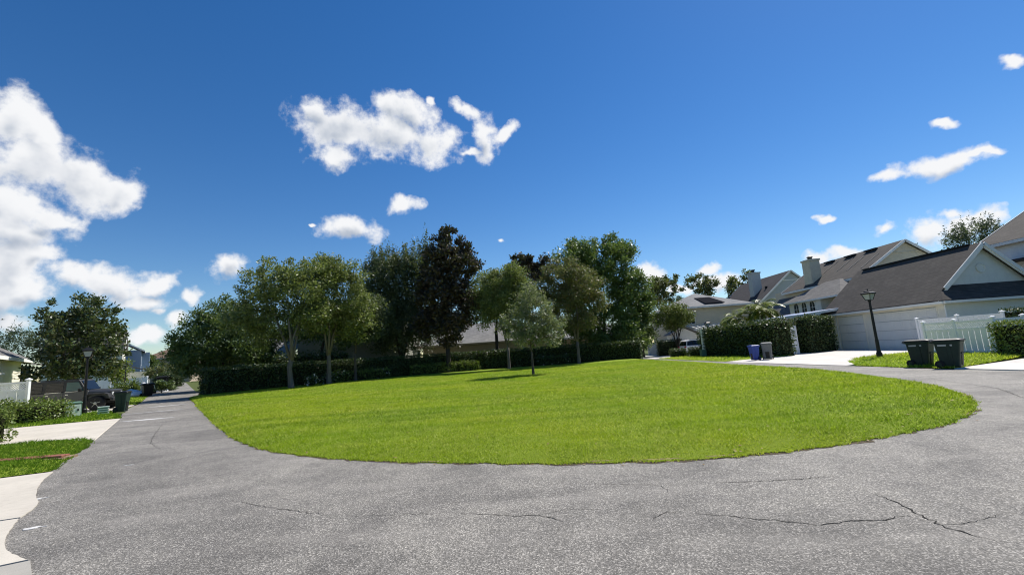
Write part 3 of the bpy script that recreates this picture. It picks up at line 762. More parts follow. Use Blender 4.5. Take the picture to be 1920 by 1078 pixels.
def make_tree(name, label, cat, base, ell, ncl, nleaf, L, W, lm, bm_, tr=0.14, fork=1.6, stems=1, rc=0.9, shell=0.4, up=0.0, seed=0, group=None, spread=0.25, flat=0.8, limbs=None, droop=0.0, hollow=0.0):
    """ell: crown lobes (cx, cy, cz, rx, ry, rz) relative to the foot of the trunk"""
    rg = np.random.default_rng(seed); root = thing(name, label, cat, base, group=group)
    E = np.array(ell, float); wts = (E[:, 3] * E[:, 4] * E[:, 5]) ** 0.67; wts /= wts.sum()
    k = rg.choice(len(E), ncl, p=wts); u = unit(rg, ncl); r = rg.random(ncl) ** shell
    Cc = E[k, :3] + u * E[k, 3:] * r[:, None] * 0.92
    Cc = Cc[Cc[:, 2] > 0.5]; ncl = len(Cc)
    # limbs
    mb = MB(); nodes = []; cen = E[:, :3].mean(0)
    for s_ in range(stems):
        a = 2 * math.pi * s_ / stems + rg.uniform(-.4, .4); sp = spread if stems > 1 else 0.0
        top = np.array([cen[0] * .3 + sp * 3.2 * math.cos(a), cen[1] * .3 + sp * 3.2 * math.sin(a), fork + (E[:, 2].mean() - fork) * (.75 if stems > 1 else .55)])
        if stems > 1:
            p0 = np.array([0.0, 0.0, fork]); pts = [p0 + [0.3 * tr * math.cos(a), .3 * tr * math.sin(a), -.15], p0 * .55 + top * .45 + [rg.normal(0, .08), rg.normal(0, .08), 0], top]
            rs = [tr * .6, tr * .45, tr * .3]
        else:
            pts = [np.array([0, 0, fork]), np.array([0, 0, fork]) * .5 + top * .5 + [rg.normal(0, .1), rg.normal(0, .1), 0], top]; rs = [tr * .8, tr * .62, tr * .4]
        mb.tube(pts, rs, 7)
        nodes += [(np.array(p), q) for p, q in zip(pts, rs)]
    jit = rg.normal(0, tr * .25, 2)
    mb.tube([(0, 0, -.15), (0, 0, .05), (jit[0] * .5, jit[1] * .5, fork * .35), (jit[0], jit[1], fork * .7), (0, 0, fork + .1)], [tr * 1.7, tr * 1.25, tr * 1.02, tr * .95, tr * .85], 9)
    order = np.argsort(np.linalg.norm(Cc - [0, 0, fork], axis=1)); draw = limbs or min(ncl, 110); cnt = 0
    NP = np.array([q[0] for q in nodes]); NRd = [q[1] for q in nodes]
    for i in order:
        c = Cc[i]; dd = np.linalg.norm(NP - c, axis=1) + 0.6 * np.maximum(0, NP[:, 2] - c[2])
        j = int(np.argmin(dd)); a = NP[j]; r0 = NRd[j] * .62
        if r0 < .012: r0 = .012
        if cnt < draw:
            m = (a * .5 + c * .5) + rg.normal(0, .06 * np.linalg.norm(c - a) + .01, 3) + [0, 0, .05]
            mb.tube([a, m, c], [r0, r0 * .75, r0 * .4], 5); cnt += 1
            NP = np.vstack([NP, m, c]); NRd += [r0 * .75, max(r0 * .55, .011)]
    part('trunk', mb, bm_, root, smooth=True)
    # foliage
    per = max(1, nleaf // ncl); idx = np.repeat(np.arange(ncl), per); n = len(idx)
    rcs = rc * rg.uniform(.55, 1.35, ncl)
    dv = unit(rg, n) * (rg.random((n, 1)) ** .55) * rcs[idx][:, None]; dv[:, 2] *= flat
    P = Cc[idx] + dv
    if up:
        g = rg.random(n) < up; P[g, 2] += rg.random(g.sum()) * rcs[idx][g] * 1.6; P[g, :2] -= dv[g, :2] * .75
    outd = P - cen; outd /= np.linalg.norm(outd, axis=1, keepdims=True) + 1e-9
    A = unit(rg, n) * .9 + outd * .5; A[:, 2] += .15 - droop; A /= np.linalg.norm(A, axis=1, keepdims=True)
    Nn = unit(rg, n) * .9; Nn[:, 2] += .7
    Ls = L * rg.uniform(.6, 1.35, n); Ws = W * rg.uniform(.7, 1.3, n)
    P[:, 2] = np.maximum(P[:, 2], .25)
    fast_mesh('crown', leaf_quads(P, A, Nn, Ls, Ws), 4, lm, root)
    return root

def make_hedge(name, label, pts, width, height, lm, dens, L, W, seed, cat='hedge', z0=0.0, loose=0.06, top_round=0.15, group=None, extra=None):
    """clipped hedge along a line: a twig core under a skin of separate leaves"""
    rg = np.random.default_rng(seed); pts = [np.array(p, float) for p in pts]
    root = thing(name, label, cat, (float(pts[0][0]), float(pts[0][1]), z0), group=group); O = pts[0]
    pts = [p - O for p in pts]
    # core
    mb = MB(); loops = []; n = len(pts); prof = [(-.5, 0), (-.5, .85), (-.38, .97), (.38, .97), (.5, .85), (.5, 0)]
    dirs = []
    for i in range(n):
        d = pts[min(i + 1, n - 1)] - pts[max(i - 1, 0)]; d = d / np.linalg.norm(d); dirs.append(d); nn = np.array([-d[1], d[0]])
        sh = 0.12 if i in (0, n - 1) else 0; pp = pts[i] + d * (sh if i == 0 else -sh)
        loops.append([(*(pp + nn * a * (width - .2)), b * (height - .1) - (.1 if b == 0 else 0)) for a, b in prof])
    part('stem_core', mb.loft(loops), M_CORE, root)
    C = []; Nn = []
    for i in range(n - 1):
        a, b = pts[i], pts[i + 1]; Ls = np.linalg.norm(b - a); d = (b - a) / Ls; nn = np.array([-d[1], d[0]])
        for side in (-1, 1):
            k = int(Ls * height * dens); t = rg.random(k) * Ls; z = rg.random(k) ** .9 * height
            inset = np.clip((z / height - (1 - top_round)) / top_round, 0, 1) ** 2 * .12
            q = a + d * t[:, None] + nn * side * (width / 2 - inset)[:, None]
            C.append(np.column_stack([q, z])); Nn.append(np.tile([*(nn * side), .25], (k, 1)))
        k = int(Ls * width * dens); t = rg.random(k) * Ls; s_ = rg.uniform(-.5, .5, k)
        q = a + d * t[:, None] + nn * (s_ * width)[:, None]
        C.append(np.column_stack([q, height - (np.abs(s_) * 2) ** 6 * .1])); Nn.append(np.tile([0, 0, 1.], (k, 1)))
    for e, sgn in ((0, -1), (n - 1, 1)):
        k = int(width * height * dens * 1.1); nn = np.array([-dirs[e][1], dirs[e][0]])
        q = pts[e] + nn * (rg.uniform(-.5, .5, k) * width)[:, None]
        C.append(np.column_stack([q, rg.random(k) * height])); Nn.append(np.tile([*(dirs[e] * sgn), .25], (k, 1)))
    C = np.vstack(C); Nn = np.vstack(Nn); m = len(C)
    wob = .5 * np.sin(C[:, 0] * 2.1 + C[:, 2] * 1.7) + .5 * np.sin(C[:, 1] * 2.9 - C[:, 2] * 2.3 + C[:, 0])
    C = C + Nn / np.linalg.norm(Nn, axis=1, keepdims=True) * (wob * loose + rg.normal(0, loose * .8, m))[:, None]
    A = unit(rg, m) + Nn * .35; A[:, 2] += .25; A /= np.linalg.norm(A, axis=1, keepdims=True)
    N2 = unit(rg, m) * .8 + Nn
    C[:, 2] = np.maximum(C[:, 2], .02)
    fast_mesh('leaves', leaf_quads(C, A, N2, L * rg.uniform(.6, 1.4, m), W * rg.uniform(.7, 1.3, m)), 4, lm, root)
    if extra:
        mat, cnt, es = extra; k = rg.choice(m, cnt)
        A2 = unit(rg, cnt); fast_mesh('blossoms', leaf_quads(C[k] + Nn[k] * .03, A2, unit(rg, cnt), es * rg.uniform(.6, 1.4, cnt), es * rg.uniform(.6, 1.2, cnt)), 4, mat, root)
    return root
# ------------------------------------------------------------------ hedges and trees round the lawn
LZ = 0.09
HEDGE = [(-24.3, 34.6), (-22.6, 36.9), (-20, 39.9), (-14.8, 45.6), (-10, 48.6), (-5, 50.2), (0, 50.7), (5, 50.6), (10, 49.9), (13.6, 48.9)]
make_hedge('hedge', 'long dark clipped hedge behind the lawn trees', HEDGE, 1.5, 2.0, L_HEDGE, 120, 0.15, 0.09, 21, z0=0.05)
make_hedge('flowering_shrub_row', 'low shrub row with pale blossoms beneath the second pale-trunked tree', [(-16.9, 40.7), (-15.2, 42.6), (-13.0, 44.9)], 0.9, 0.85, L_HEDGEB, 110, 0.15, 0.09, 22, cat='shrub', z0=LZ, loose=.12, extra=(L_FLOWER, 90, .14))
make_hedge('low_shrub_row', 'low olive shrub row at the foot of the tall bronze magnolia', [(-11.0, 46.6), (-8, 48.0), (-4.2, 48.9)], 0.9, 0.95, L_HEDGEB, 110, 0.15, 0.09, 23, cat='shrub', z0=LZ, loose=.1)
make_hedge('low_shrub_row', 'low dark shrub row behind the young tree trunk', [(2.3, 49.3), (4.5, 49.4), (6.6, 49.2)], 0.9, 0.9, L_HEDGE, 110, 0.15, 0.09, 24, cat='shrub', z0=LZ, loose=.1, extra=(L_FLOWER, 25, .13))
for i, (x, y, s_, lab) in enumerate([(-17.4, 37.9, .42, 'small pale-blossomed shrub just beside the first pale trunk'), (-16.8, 39.6, .4, 'small pale-blossomed shrub between the two pale trunks')]):
    make_hedge('blossom_shrub', lab, [(x - .3, y), (x + .35, y + .1)], 0.6, 0.55 + s_ * .4, L_HEDGE, 120, 0.15, 0.09, 30 + i, cat='shrub', z0=LZ, loose=.14, extra=(L_FLOWER, 45, .15))

make_tree('oak_tree', 'broad dark green oak beside the far alley, behind the hedge end', 'tree', (-30.5, 46.5, 0), [(0, 0, 5.6, 4.4, 4, 4.2), (-3.2, 0, 4.0, 2.9, 3, 2.6), (3.2, -.5, 4.4, 2.9, 3, 3.2), (.6, 0, 7.4, 2.6, 2.6, 2.6), (-1.5, -1, 3.0, 3.4, 3, 2.2), (3.9, -.5, 3.0, 2.2, 2, 1.8), (-4.6, 0, 3.2, 1.7, 2, 1.9), (-2.4, 0, 6.2, 2.2, 2, 2), (2.8, 0, 5.8, 2.6, 2.4, 2.6)],
          330, 38000, .27, .14, L_OAK, M_BARK, tr=.3, fork=1.4, rc=.95, seed=41)
CR_BARK = M_BARK_PALE
make_tree('crape_myrtle', 'pale-trunked vase-shaped tree nearest the hedge end', 'tree', (-18.25, 36.2, LZ), [(-1.9, 0, 7.9, 3.0, 2.6, 2.3), (1.0, 0, 8.3, 2.5, 2.4, 2.4), (-.8, 0, 9.3, 2.4, 2.2, 1.7), (-3.4, 0, 6.3, 2.0, 1.8, 1.9), (1.9, .2, 6.2, 1.6, 1.6, 1.7), (-1.6, .3, 5.4, 2.2, 1.8, 1.5), (.6, .6, 5.4, 1.8, 1.6, 1.3), (-2.9, .4, 4.6, 1.5, 1.4, 1.2)],
          230, 23000, .22, .11, L_CRAPE, CR_BARK, tr=.2, fork=2.3, stems=6, rc=.75, seed=42, group='crape myrtles along the hedge', spread=.3, droop=.25)
make_tree('crape_myrtle', 'second pale-trunked tree with yellowish crown, above blossoming shrubs', 'tree', (-16.4, 39.0, LZ), [(.4, 0, 8.4, 2.9, 2.5, 2.3), (2.0, 0, 8.4, 2.2, 2.2, 2.3), (-.7, 0, 9.6, 2.0, 2, 1.6), (1.1, 0, 10.0, 2.1, 2, 1.5), (-1.6, 0, 6.2, 1.8, 1.6, 1.6), (2.7, 0, 6.2, 1.7, 1.6, 1.7), (.6, .5, 5.4, 2.0, 1.6, 1.4), (-1.5, .5, 5.0, 1.4, 1.4, 1.0), (2.6, .5, 4.8, 1.4, 1.4, 1.1)],
          230, 23000, .22, .11, L_CRAPE, CR_BARK, tr=.19, fork=2.6, stems=6, rc=.75, seed=43, group='crape myrtles along the hedge', spread=.26, droop=.25)
make_tree('small_oak', 'small dark tree with a thin straight trunk, third from the hedge end', 'tree', (-15.0, 41.6, LZ), [(.3, 0, 5.0, 2.5, 2.3, 1.7), (1.2, 0, 6.4, 2.0, 2, 1.7), (-.9, 0, 5.8, 1.7, 1.7, 1.4)],
          120, 14000, .22, .12, L_OAKD, M_BARK, tr=.13, fork=2.4, rc=.75, seed=44)
make_tree('live_oak', 'dark feathery live oak with upright shoots, beside the tall magnolia', 'tree', (-13.2, 51.5, 0), [(-1.6, 0, 10.2, 4.0, 3.3, 3.8), (2.2, 0, 10.0, 3.9, 3.2, 4.0), (-1.0, 0, 6.0, 4.0, 3.4, 2.6), (2.5, 0, 5.8, 3.2, 3, 2.6), (.6, 0, 12.6, 3.3, 2.6, 2.2), (3.4, 0, 13.0, 1.1, 1.1, 2.4), (-2.6, 0, 12.6, 1.3, 1.3, 1.8), (-3.4, 0, 8.0, 2.4, 2.2, 3.2), (0, -.5, 4.2, 4.2, 3, 1.8), (0, 0, 8.2, 3.6, 3, 2.6)],
          430, 62000, .28, .13, L_OAKD, M_BARK_D, tr=.32, fork=1.9, stems=3, rc=1.0, seed=45, up=.5, flat=1.0, spread=.5)
make_tree('magnolia_tree', 'tall bronze-leaved magnolia in the middle of the tree row', 'tree', (-7.35, 48.0, LZ), [(.3, 0, 5.2, 3.3, 3, 2.6), (.4, 0, 8.0, 3.7, 3.2, 2.8), (.6, 0, 10.8, 3.6, 3.0, 2.6), (.7, 0, 13.0, 2.8, 2.4, 2.0), (.4, 0, 14.8, 1.3, 1.2, 1.1), (2.6, 0, 11.6, 1.7, 1.6, 1.7), (-1.8, 0, 9.2, 1.6, 1.6, 1.6), (3.0, 0, 7.2, 1.7, 1.7, 1.8), (-2.2, 0, 6.0, 1.8, 1.8, 1.6)],
          340, 30000, .34, .19, L_MAGB, M_BARK_D, tr=.26, fork=2.4, rc=.7, seed=46, flat=.8)
make_tree('crape_myrtle', 'grey-green vase-shaped tree just left of the young lawn tree', 'tree', (-.85, 46.2, LZ), [(.3, 0, 8.6, 2.5, 2.2, 2.3), (-.6, 0, 7.0, 2.3, 2, 1.9), (1.0, 0, 6.8, 1.9, 1.9, 1.8), (.9, 0, 9.9, 1.7, 1.6, 1.5), (0, 0, 4.8, 1.5, 1.5, 1.2), (-1.8, .3, 8.4, 1.9, 1.7, 2.1), (-2.0, .3, 6.0, 1.6, 1.4, 1.6), (1.6, .2, 8.4, 1.7, 1.6, 1.9)],
          230, 23000, .22, .11, L_CRAPE, CR_BARK, tr=.15, fork=2.3, stems=5, rc=.72, seed=47, group='crape myrtles along the hedge', spread=.24, droop=.2)
make_tree('magnolia_tree', 'bronze magnolia top rising behind the tree row', 'tree', (2.3, 57.5, 0), [(0, 0, 10.6, 3.8, 2.6, 3.0), (-.9, 0, 12.9, 2.6, 2, 1.7), (1.8, 0, 12.5, 2.6, 2, 1.6), (-.8, 0, 8, 3.6, 2.6, 3), (-4.2, 0, 9.6, 2.6, 2.2, 2.6)],
          130, 13000, .36, .21, L_MAGB, M_BARK_D, tr=.24, fork=3, rc=.75, seed=48)
make_tree('crape_myrtle', 'reddish-tinged vase-shaped tree before the big green tree', 'tree', (6.5, 47.2, LZ), [(.1, 0, 8.3, 3.5, 2.8, 2.5), (-1.0, 0, 9.9, 2.5, 2, 1.7), (-2.6, 0, 7.8, 1.8, 1.6, 2.0), (-1.2, 0, 6.4, 2.3, 2.1, 1.9), (1.4, 0, 6.6, 2.2, 2, 2.0), (.2, 0, 4.7, 2.0, 1.8, 1.3)],
          240, 25000, .22, .11, L_CRAPER, CR_BARK, tr=.16, fork=2.3, stems=5, rc=.75, seed=49, group='crape myrtles along the hedge', spread=.26, droop=.2)
make_tree('laurel_oak', 'big rounded bright green tree rising highest near the hedge corner', 'tree', (10.7, 55.0, 0), [(-2.6, 0, 11.2, 3.4, 3.4, 3.8), (1.4, 0, 11.4, 4.2, 3.8, 3.9), (3.4, 0, 7.4, 3.5, 3.4, 3.8), (-2.4, 0, 6.4, 3.8, 3.4, 3.8), (-1.4, 0, 13.6, 2.6, 2.4, 2.2), (2.6, 0, 13.4, 2.3, 2.3, 2.2), (1, 0, 4.0, 5.0, 4, 2.6), (5.0, 0, 9.6, 1.7, 1.7, 2.0), (-4.2, 0, 3.8, 3.0, 2.6, 2.4), (2, -1, 2.6, 4.6, 3, 1.6), (-2.5, -1, 9, 3, 2.6, 2.8)],
          480, 62000, .30, .17, L_BIG, M_BARK, tr=.4, fork=2.4, stems=2, rc=.95, seed=50)
make_tree('laurel_oak', 'lower green tree at the hedge corner beside the big one', 'tree', (16.2, 57.5, 0), [(0, 0, 5.0, 2.4, 2.3, 3.4), (.4, 0, 7.0, 1.8, 1.8, 1.8), (-.6, 0, 3.0, 2.4, 2.2, 2.2)],
          150, 17000, .28, .16, L_BIG, M_BARK, tr=.2, fork=1.2, rc=.85, seed=51)
make_tree('young_oak', 'young grey-green tree alone on the open lawn', 'tree', (1.08, 31.6, LZ), [(.4, 0, 3.8, 2.2, 2.0, 1.7), (.9, -.1, 3.0, 1.6, 1.5, 1.0), (.2, 0, 5.0, 1.6, 1.5, 1.4), (-.7, 0, 3.5, 1.5, 1.4, 1.2), (.05, 0, 5.8, .8, .8, .9), (1.3, 0, 2.5, 1.4, 1.2, .7), (1.5, 0, 3.6, 1.3, 1.2, 1.0), (-.4, 0, 2.6, 1.2, 1.2, .8)],
          210, 12000, .18, .075, L_YOUNG, M_BARK, tr=.085, fork=1.5, rc=.5, seed=52, flat=.7, droop=.3, shell=.5)
make_tree('background_oak', 'dark evergreen crown filling in behind the two pale-trunked trees', 'tree', (-21.5, 49.5, 0), [(0, 0, 7.6, 4.0, 2.6, 2.6), (3.6, 0, 7.2, 3.2, 2.4, 2.4), (-2.6, 0, 6.0, 2.6, 2.2, 2.2), (1.2, 0, 4.6, 3.2, 2.2, 1.4)],
          130, 15000, .28, .15, L_OAK, M_BARK_D, tr=.24, fork=2.2, rc=.9, seed=67)
make_tree('background_oak', 'green crown filling the gap behind magnolia and grey-green tree', 'tree', (-2.4, 56.5, 0), [(0, 0, 9.0, 3.0, 2.4, 2.6), (1.8, 0, 8.0, 2.8, 2.4, 2.4), (-.6, 0, 10.8, 2.0, 1.8, 1.5), (.5, 0, 6.6, 2.6, 2.2, 1.2)],
          100, 12500, .28, .15, L_OAK, M_BARK_D, tr=.22, fork=4.4, rc=.85, seed=68)
make_hedge('understory_shrub', 'dark loose shrub mass between hedge and grey-sided house', [(-24.2, 44.6), (-21.0, 46.6), (-18.2, 48.2)], 1.6, 2.9, L_HEDGE, 70, .2, .12, 83, cat='shrub', loose=.3, top_round=.5)
make_tree('ligustrum_tree', 'round-headed olive green tree with forked bare stems by the white car', 'tree', (20.7, 57.2, 0), [(-.4, 0, 5.5, 2.3, 2.0, 1.5), (-.9, 0, 4.4, 1.9, 1.8, 1.3), (.8, 0, 4.7, 1.7, 1.6, 1.4)],
          140, 14000, .20, .10, L_LIG, M_BARK_D, tr=.16, fork=.9, stems=4, rc=.6, seed=53, spread=.28)
make_tree('background_tree', 'open-crowned tree above the beige hip roof, nearer the lawn', 'tree', (28.3, 82, 0), [(-1.2, 0, 12.2, 3.0, 2.6, 2.6), (2.6, 0, 12.4, 2.2, 2, 2.0), (-.4, 0, 9.4, 3.4, 3, 2.4), (-3.2, 0, 10, 1.5, 1.5, 1.4)],
          75, 5200, .40, .24, L_FAR, M_BARK, tr=.3, fork=4, rc=.85, seed=54, group='trees beyond the houses')
make_tree('background_tree', 'yellowish open-crowned tree directly above the beige hip roof', 'tree', (35.2, 82, 0), [(-.8, 0, 12.4, 2.2, 2, 1.9), (1.6, 0, 11.4, 2.0, 2, 1.8), (0, 0, 9, 3.0, 3, 2.0)],
          55, 3800, .40, .24, L_FAR, M_BARK, tr=.26, fork=4, rc=.85, seed=55, group='trees beyond the houses')
make_tree('background_tree', 'yellow-green tree rising behind the charcoal gable roof and chimney', 'tree', (45.6, 88, 0), [(.6, 0, 13.4, 2.4, 2.2, 2.4), (-1.6, 0, 11.2, 2.2, 2, 2.2), (0, 0, 9.2, 3, 3, 2)],
          60, 4300, .42, .25, L_FAR, M_BARK, tr=.3, fork=4, rc=.9, seed=56, group='trees beyond the houses')
make_tree('background_tree', 'thin grey-green tree peeping between the two brown roofs', 'tree', (64, 60.5, 0), [(0, 0, 13.0, 3.2, 2.6, 2.4), (2, 0, 13.8, 2.4, 2, 2.0), (-1.6, 0, 12.0, 2, 2, 1.6)],
          70, 4200, .36, .13, L_FARG, M_BARK, tr=.28, fork=6, rc=.9, seed=57, group='trees beyond the houses', up=.3)
make_tree('background_tree', 'far dark green treetop showing over the brown garage ridge', 'tree', (83, 92, 0), [(0, 0, 17.0, 2.2, 2, 2.2), (-1.6, 0, 15.6, 2, 2, 1.6)], 26, 1700, .45, .25, L_FARG, M_BARK, tr=.3, fork=8, rc=.9, seed=58, group='trees beyond the houses')
make_tree('magnolia_tree', 'large glossy magnolia standing over the parked off-road car', 'tree', (-30.6, 31.5, 0), [(-.2, 0, 4.7, 2.9, 3.0, 2.3), (-.4, 0, 6.7, 2.2, 2.2, 1.8), (.7, 0, 5.9, 1.7, 2, 1.6), (-1.6, 0, 5.9, 1.5, 1.6, 1.3), (-.1, 0, 3.0, 2.9, 2.8, 1.4), (1.3, 0, 4.2, 1.6, 1.6, 1.5), (-1.3, -.5, 2.4, 2.2, 2, .9), (1.2, -.3, 2.5, 1.5, 1.6, .9)],
          230, 14000, .24, .14, L_MAG, M_BARK, tr=.24, fork=1.2, stems=3, rc=.5, seed=59, spread=.35)
make_tree('background_tree', 'thin-leaved tree behind the grey roof at the frame edge', 'tree', (-57.5, 51.5, 0), [(0, 0, 6.6, 3.2, 2.6, 2.0), (2, 0, 6.0, 2, 2, 1.5), (-3, 0, 6.2, 2.5, 2, 1.6)], 60, 3600, .34, .11, L_FARG, M_BARK, tr=.25, fork=3, rc=.85, seed=60, group='trees beyond the houses', up=.3)
make_tree('background_tree', 'dark tree between the blue-grey house and tan house', 'tree', (-89.5, 108, 0), [(0, 0, 5.2, 1.4, 1.4, 2.2)], 50, 3200, .5, .3, L_OAK, M_BARK, tr=.3, fork=3, rc=1.1, seed=61, group='trees beyond the houses')
make_tree('background_tree', 'dark round tree closing the far end of the alley', 'tree', (-72, 108, 0), [(0, 0, 3.6, 3.0, 3, 2.4), (4, 0, 4, 3.5, 3, 2.8)], 60, 4200, .5, .3, L_OAK, M_BARK, tr=.3, fork=2, rc=1.1, seed=62, group='trees beyond the houses')
make_tree('yellow_shrub', 'yellow-green tall shrub in front of the far white fence', 'shrub', (-47.3, 53.2, 0), [(0, 0, 2.3, 1.3, 1.1, 1.2), (.3, 0, 3.1, .9, .8, .8)], 34, 2300, .22, .13, L_YEL, M_BARK, tr=.06, fork=.5, stems=4, rc=.45, seed=63)
make_tree('flowering_shrub', 'straggling olive shrub over the end of the far white fence', 'shrub', (-54.4, 68.5, 0), [(-.8, 0, 2.6, 1.9, 1.4, 1.2), (1.8, 0, 2.6, 1.7, 1.4, 1.1), (3.4, 0, 2.3, 1.2, 1, .9)], 48, 3000, .28, .16, L_FAR, M_BARK, tr=.08, fork=.6, stems=4, rc=.55, seed=64)
make_tree('leafy_shrub', 'green strappy shrub between the far lamp post and drive', 'shrub', (-40.0, 45.8, 0), [(0, 0, .6, 1.2, .9, .55)], 26, 1500, .36, .07, L_HEDGEB, M_BARK, tr=.04, fork=.2, stems=3, rc=.4, seed=65, up=.3)
make_hedge('hedge', 'low rounded bright green hedge before the white vinyl fence', [(-21.5, 20.9), (-24.0, 20.7), (-27.5, 20.0), (-31, 18.6)], 1.5, 0.82, L_HEDGEB, 330, 0.10, 0.06, 71, z0=0.03, loose=.13, top_round=.4)
make_hedge('hedge', 'bright leafy bush cut off by the frame edge near the drive', [(-16.15, 13.9), (-17.2, 14.0), (-18.8, 14.2)], 0.9, 0.98, L_HEDGEB, 420, 0.085, 0.055, 72, z0=0.03, loose=.12, top_round=.4)
make_hedge('hedge', 'tall dark ivy-like hedge along the alley right of the white post', [(19.7, 46.3), (20.3, 40.5), (20.9, 35.0)], 1.7, 2.75, L_HEDGE, 120, 0.16, 0.10, 73, z0=0.02, loose=.13, top_round=.25)
make_hedge('hedge', 'square dark hedge between the lattice gate and garage', [(24.0, 37.6), (27.4, 39.2)], 1.1, 2.95, L_HEDGE, 140, 0.15, 0.10, 74, z0=0.02, loose=.1, top_round=.2)
make_hedge('hedge', 'clipped hedge with yellow-lit top in front of the lattice fence corner', [(22.9, 21.4), (24.8, 20.7), (27.5, 19.4)], 1.1, 1.5, L_HEDGEB, 260, 0.10, 0.06, 75, z0=0.02, loose=.05)
make_hedge('hedge', 'dark hedge top behind the rear white fence', [(27.9, 25.6), (31, 22.5)], 1.0, 2.2, L_HEDGE, 160, 0.12, 0.07, 76, z0=0.02, loose=.05)
make_hedge('hedge', 'low dark square hedge on the tail side of the white car', [(16.9, 49.2), (18.4, 49.0)], 1.3, 0.85, L_HEDGE, 140, 0.13, 0.08, 77, z0=0.02, loose=.05)
make_hedge('hedge', 'dark clipped hedge block behind the tail of the white car', [(18.4, 58.3), (21.5, 58.3)], 1.0, 1.9, L_HEDGE, 110, 0.15, 0.09, 78, z0=0.02, loose=.05)
make_hedge('hedge', 'small olive hedge beside the white post and lamp', [(18.0, 46.9), (19.2, 46.7)], 1.0, 0.9, L_HEDGE, 150, 0.13, 0.08, 79, z0=0.02, loose=.05)
make_hedge('hedge', 'dark square hedge at the end of the far white fence', [(-46.8, 58.6), (-44.2, 56.5)], 1.3, 2.0, L_HEDGE, 90, 0.2, 0.12, 80, z0=0, loose=.08)
make_hedge('hedge', 'low dark planting bed beside the far alley', [(-41.7, 53.5), (-43.5, 56.5)], 0.9, .45, L_HEDGE, 90, 0.2, 0.1, 81, z0=0, loose=.1)
make_tree('leafy_shrub', 'loose green shrub beside the black bins on the far alley', 'shrub', (-38.0, 47.9, 0), [(0, 0, .7, .95, .8, .65)], 24, 1500, .22, .12, L_OAK, M_BARK, tr=.04, fork=.2, stems=3, rc=.4, seed=66)
make_hedge('box_bush', 'small dark box bush by the alley end', [(-53.6, 71.3), (-54.6, 71.5)], 1.1, 1.6, L_HEDGE, 90, 0.2, 0.12, 82, cat='bush', z0=0, loose=.08)

def make_palm(label, base, h, nf, fl, mat, seed):
    rg = np.random.default_rng(seed); root = thing('palm_tree', label, 'palm', base, group='palms over the clipped hedge')
    mb = MB(); mb.tube([(0, 0, -.1), (.05, 0, h * .5), (0, 0, h)], [.2, .15, .17], 9); part('trunk', mb, M_BARK, root, smooth=True)
    for k in range(nf):
        a = 2 * math.pi * k / nf * 2.618 + rg.uniform(-.2, .2); el = rg.uniform(-.35, 1.15); L = fl * rg.uniform(.8, 1.1)
        pts = []; p = np.array([0, 0, h]); e = el
        for s_ in range(9):
            pts.append(p.copy()); p = p + np.array([math.cos(a) * math.cos(e), math.sin(a) * math.cos(e), math.sin(e)]) * L / 8; e -= .17 + .02 * s_
        pts = np.array(pts); q = []
        for s_ in range(44):
            t = .12 + .88 * s_ / 43 * 1.0; i = min(int(t * 8), 7); c = pts[i] + (pts[i + 1] - pts[i]) * (t * 8 - i); d = pts[i + 1] - pts[i]; d /= np.linalg.norm(d)
            sd = np.cross(d, [0, 0, 1.0]); sd /= np.linalg.norm(sd) + 1e-9
            for sg in (-1, 1):
                ax = sd * sg * .8 + d * .55 + np.array([0, 0, -.28]) + rg.normal(0, .08, 3); q.append((c, ax / np.linalg.norm(ax), L * .34 * math.sin(math.pi * min(.97, t * .85 + .12)) + .08))
        C = np.array([x[0] for x in q]); A = np.array([x[1] for x in q]); Ls = np.array([x[2] for x in q])
        V = leaf_quads(C, A, np.tile([0, 0, 1.], (len(C), 1)), Ls, np.full(len(C), .085))
        fast_mesh('frond', V, 4, mat, root)
    return root
make_palm('dark green feather palm against the grey gable wall', (34.8, 62, 0), 5.8, 22, 2.6, L_PALM, 91)
make_palm('bright yellow-green palm rising over the clipped hedge', (28.4, 51, 0), 4.5, 26, 2.6, L_PALMY, 92)
make_palm('paler drooping palm beside the bright yellow-green one', (25.3, 51, 0), 3.9, 18, 2.2, L_PALMY, 93)
# ------------------------------------------------------------------ buildings
def siding(mb, a, b, z0, z1, lap=0.2, out=0.014, wid=None):
    """lapped boards on the wall from a to b (x, y); outward is to the right of a->b. wid(z) gives the span (0..1) left at height z"""
    a, b = Vector((*a, 0)), Vector((*b, 0)); d = (b - a); n = Vector((d.y, -d.x, 0)).normalized(); z = z0
    while z < z1 - 1e-3:
        zt = min(z + lap, z1)
        s0, s1 = wid(z) if wid else (0, 1); t0, t1 = wid(zt) if wid else (0, 1)
        p = a + d * s0 + n * out; q = a + d * s1 + n * out; r = a + d * t1; s_ = a + d * t0
        vs = [(p.x, p.y, z), (q.x, q.y, z), (r.x, r.y, zt), (s_.x, s_.y, zt), (a.x + d.x * s0, a.y + d.y * s0, z), (a.x + d.x * s1, a.y + d.y * s1, z)]
        mb.add(vs, [(0, 1, 2, 3), (4, 5, 1, 0)]); z = zt
    return mb

def slab_roof(mb, quad, t=0.14):
    """roof plane from 3 or 4 corners (top face), thickened straight down"""
    q = [Vector(p) for p in quad]; n = len(q); vs = q + [p - Vector((0, 0, t)) for p in q]
    fs = [tuple(range(n)), tuple(range(2 * n - 1, n - 1, -1))] + [(i, i + n, (i + 1) % n + n, (i + 1) % n) for i in range(n)]
    return mb.add(vs, fs)

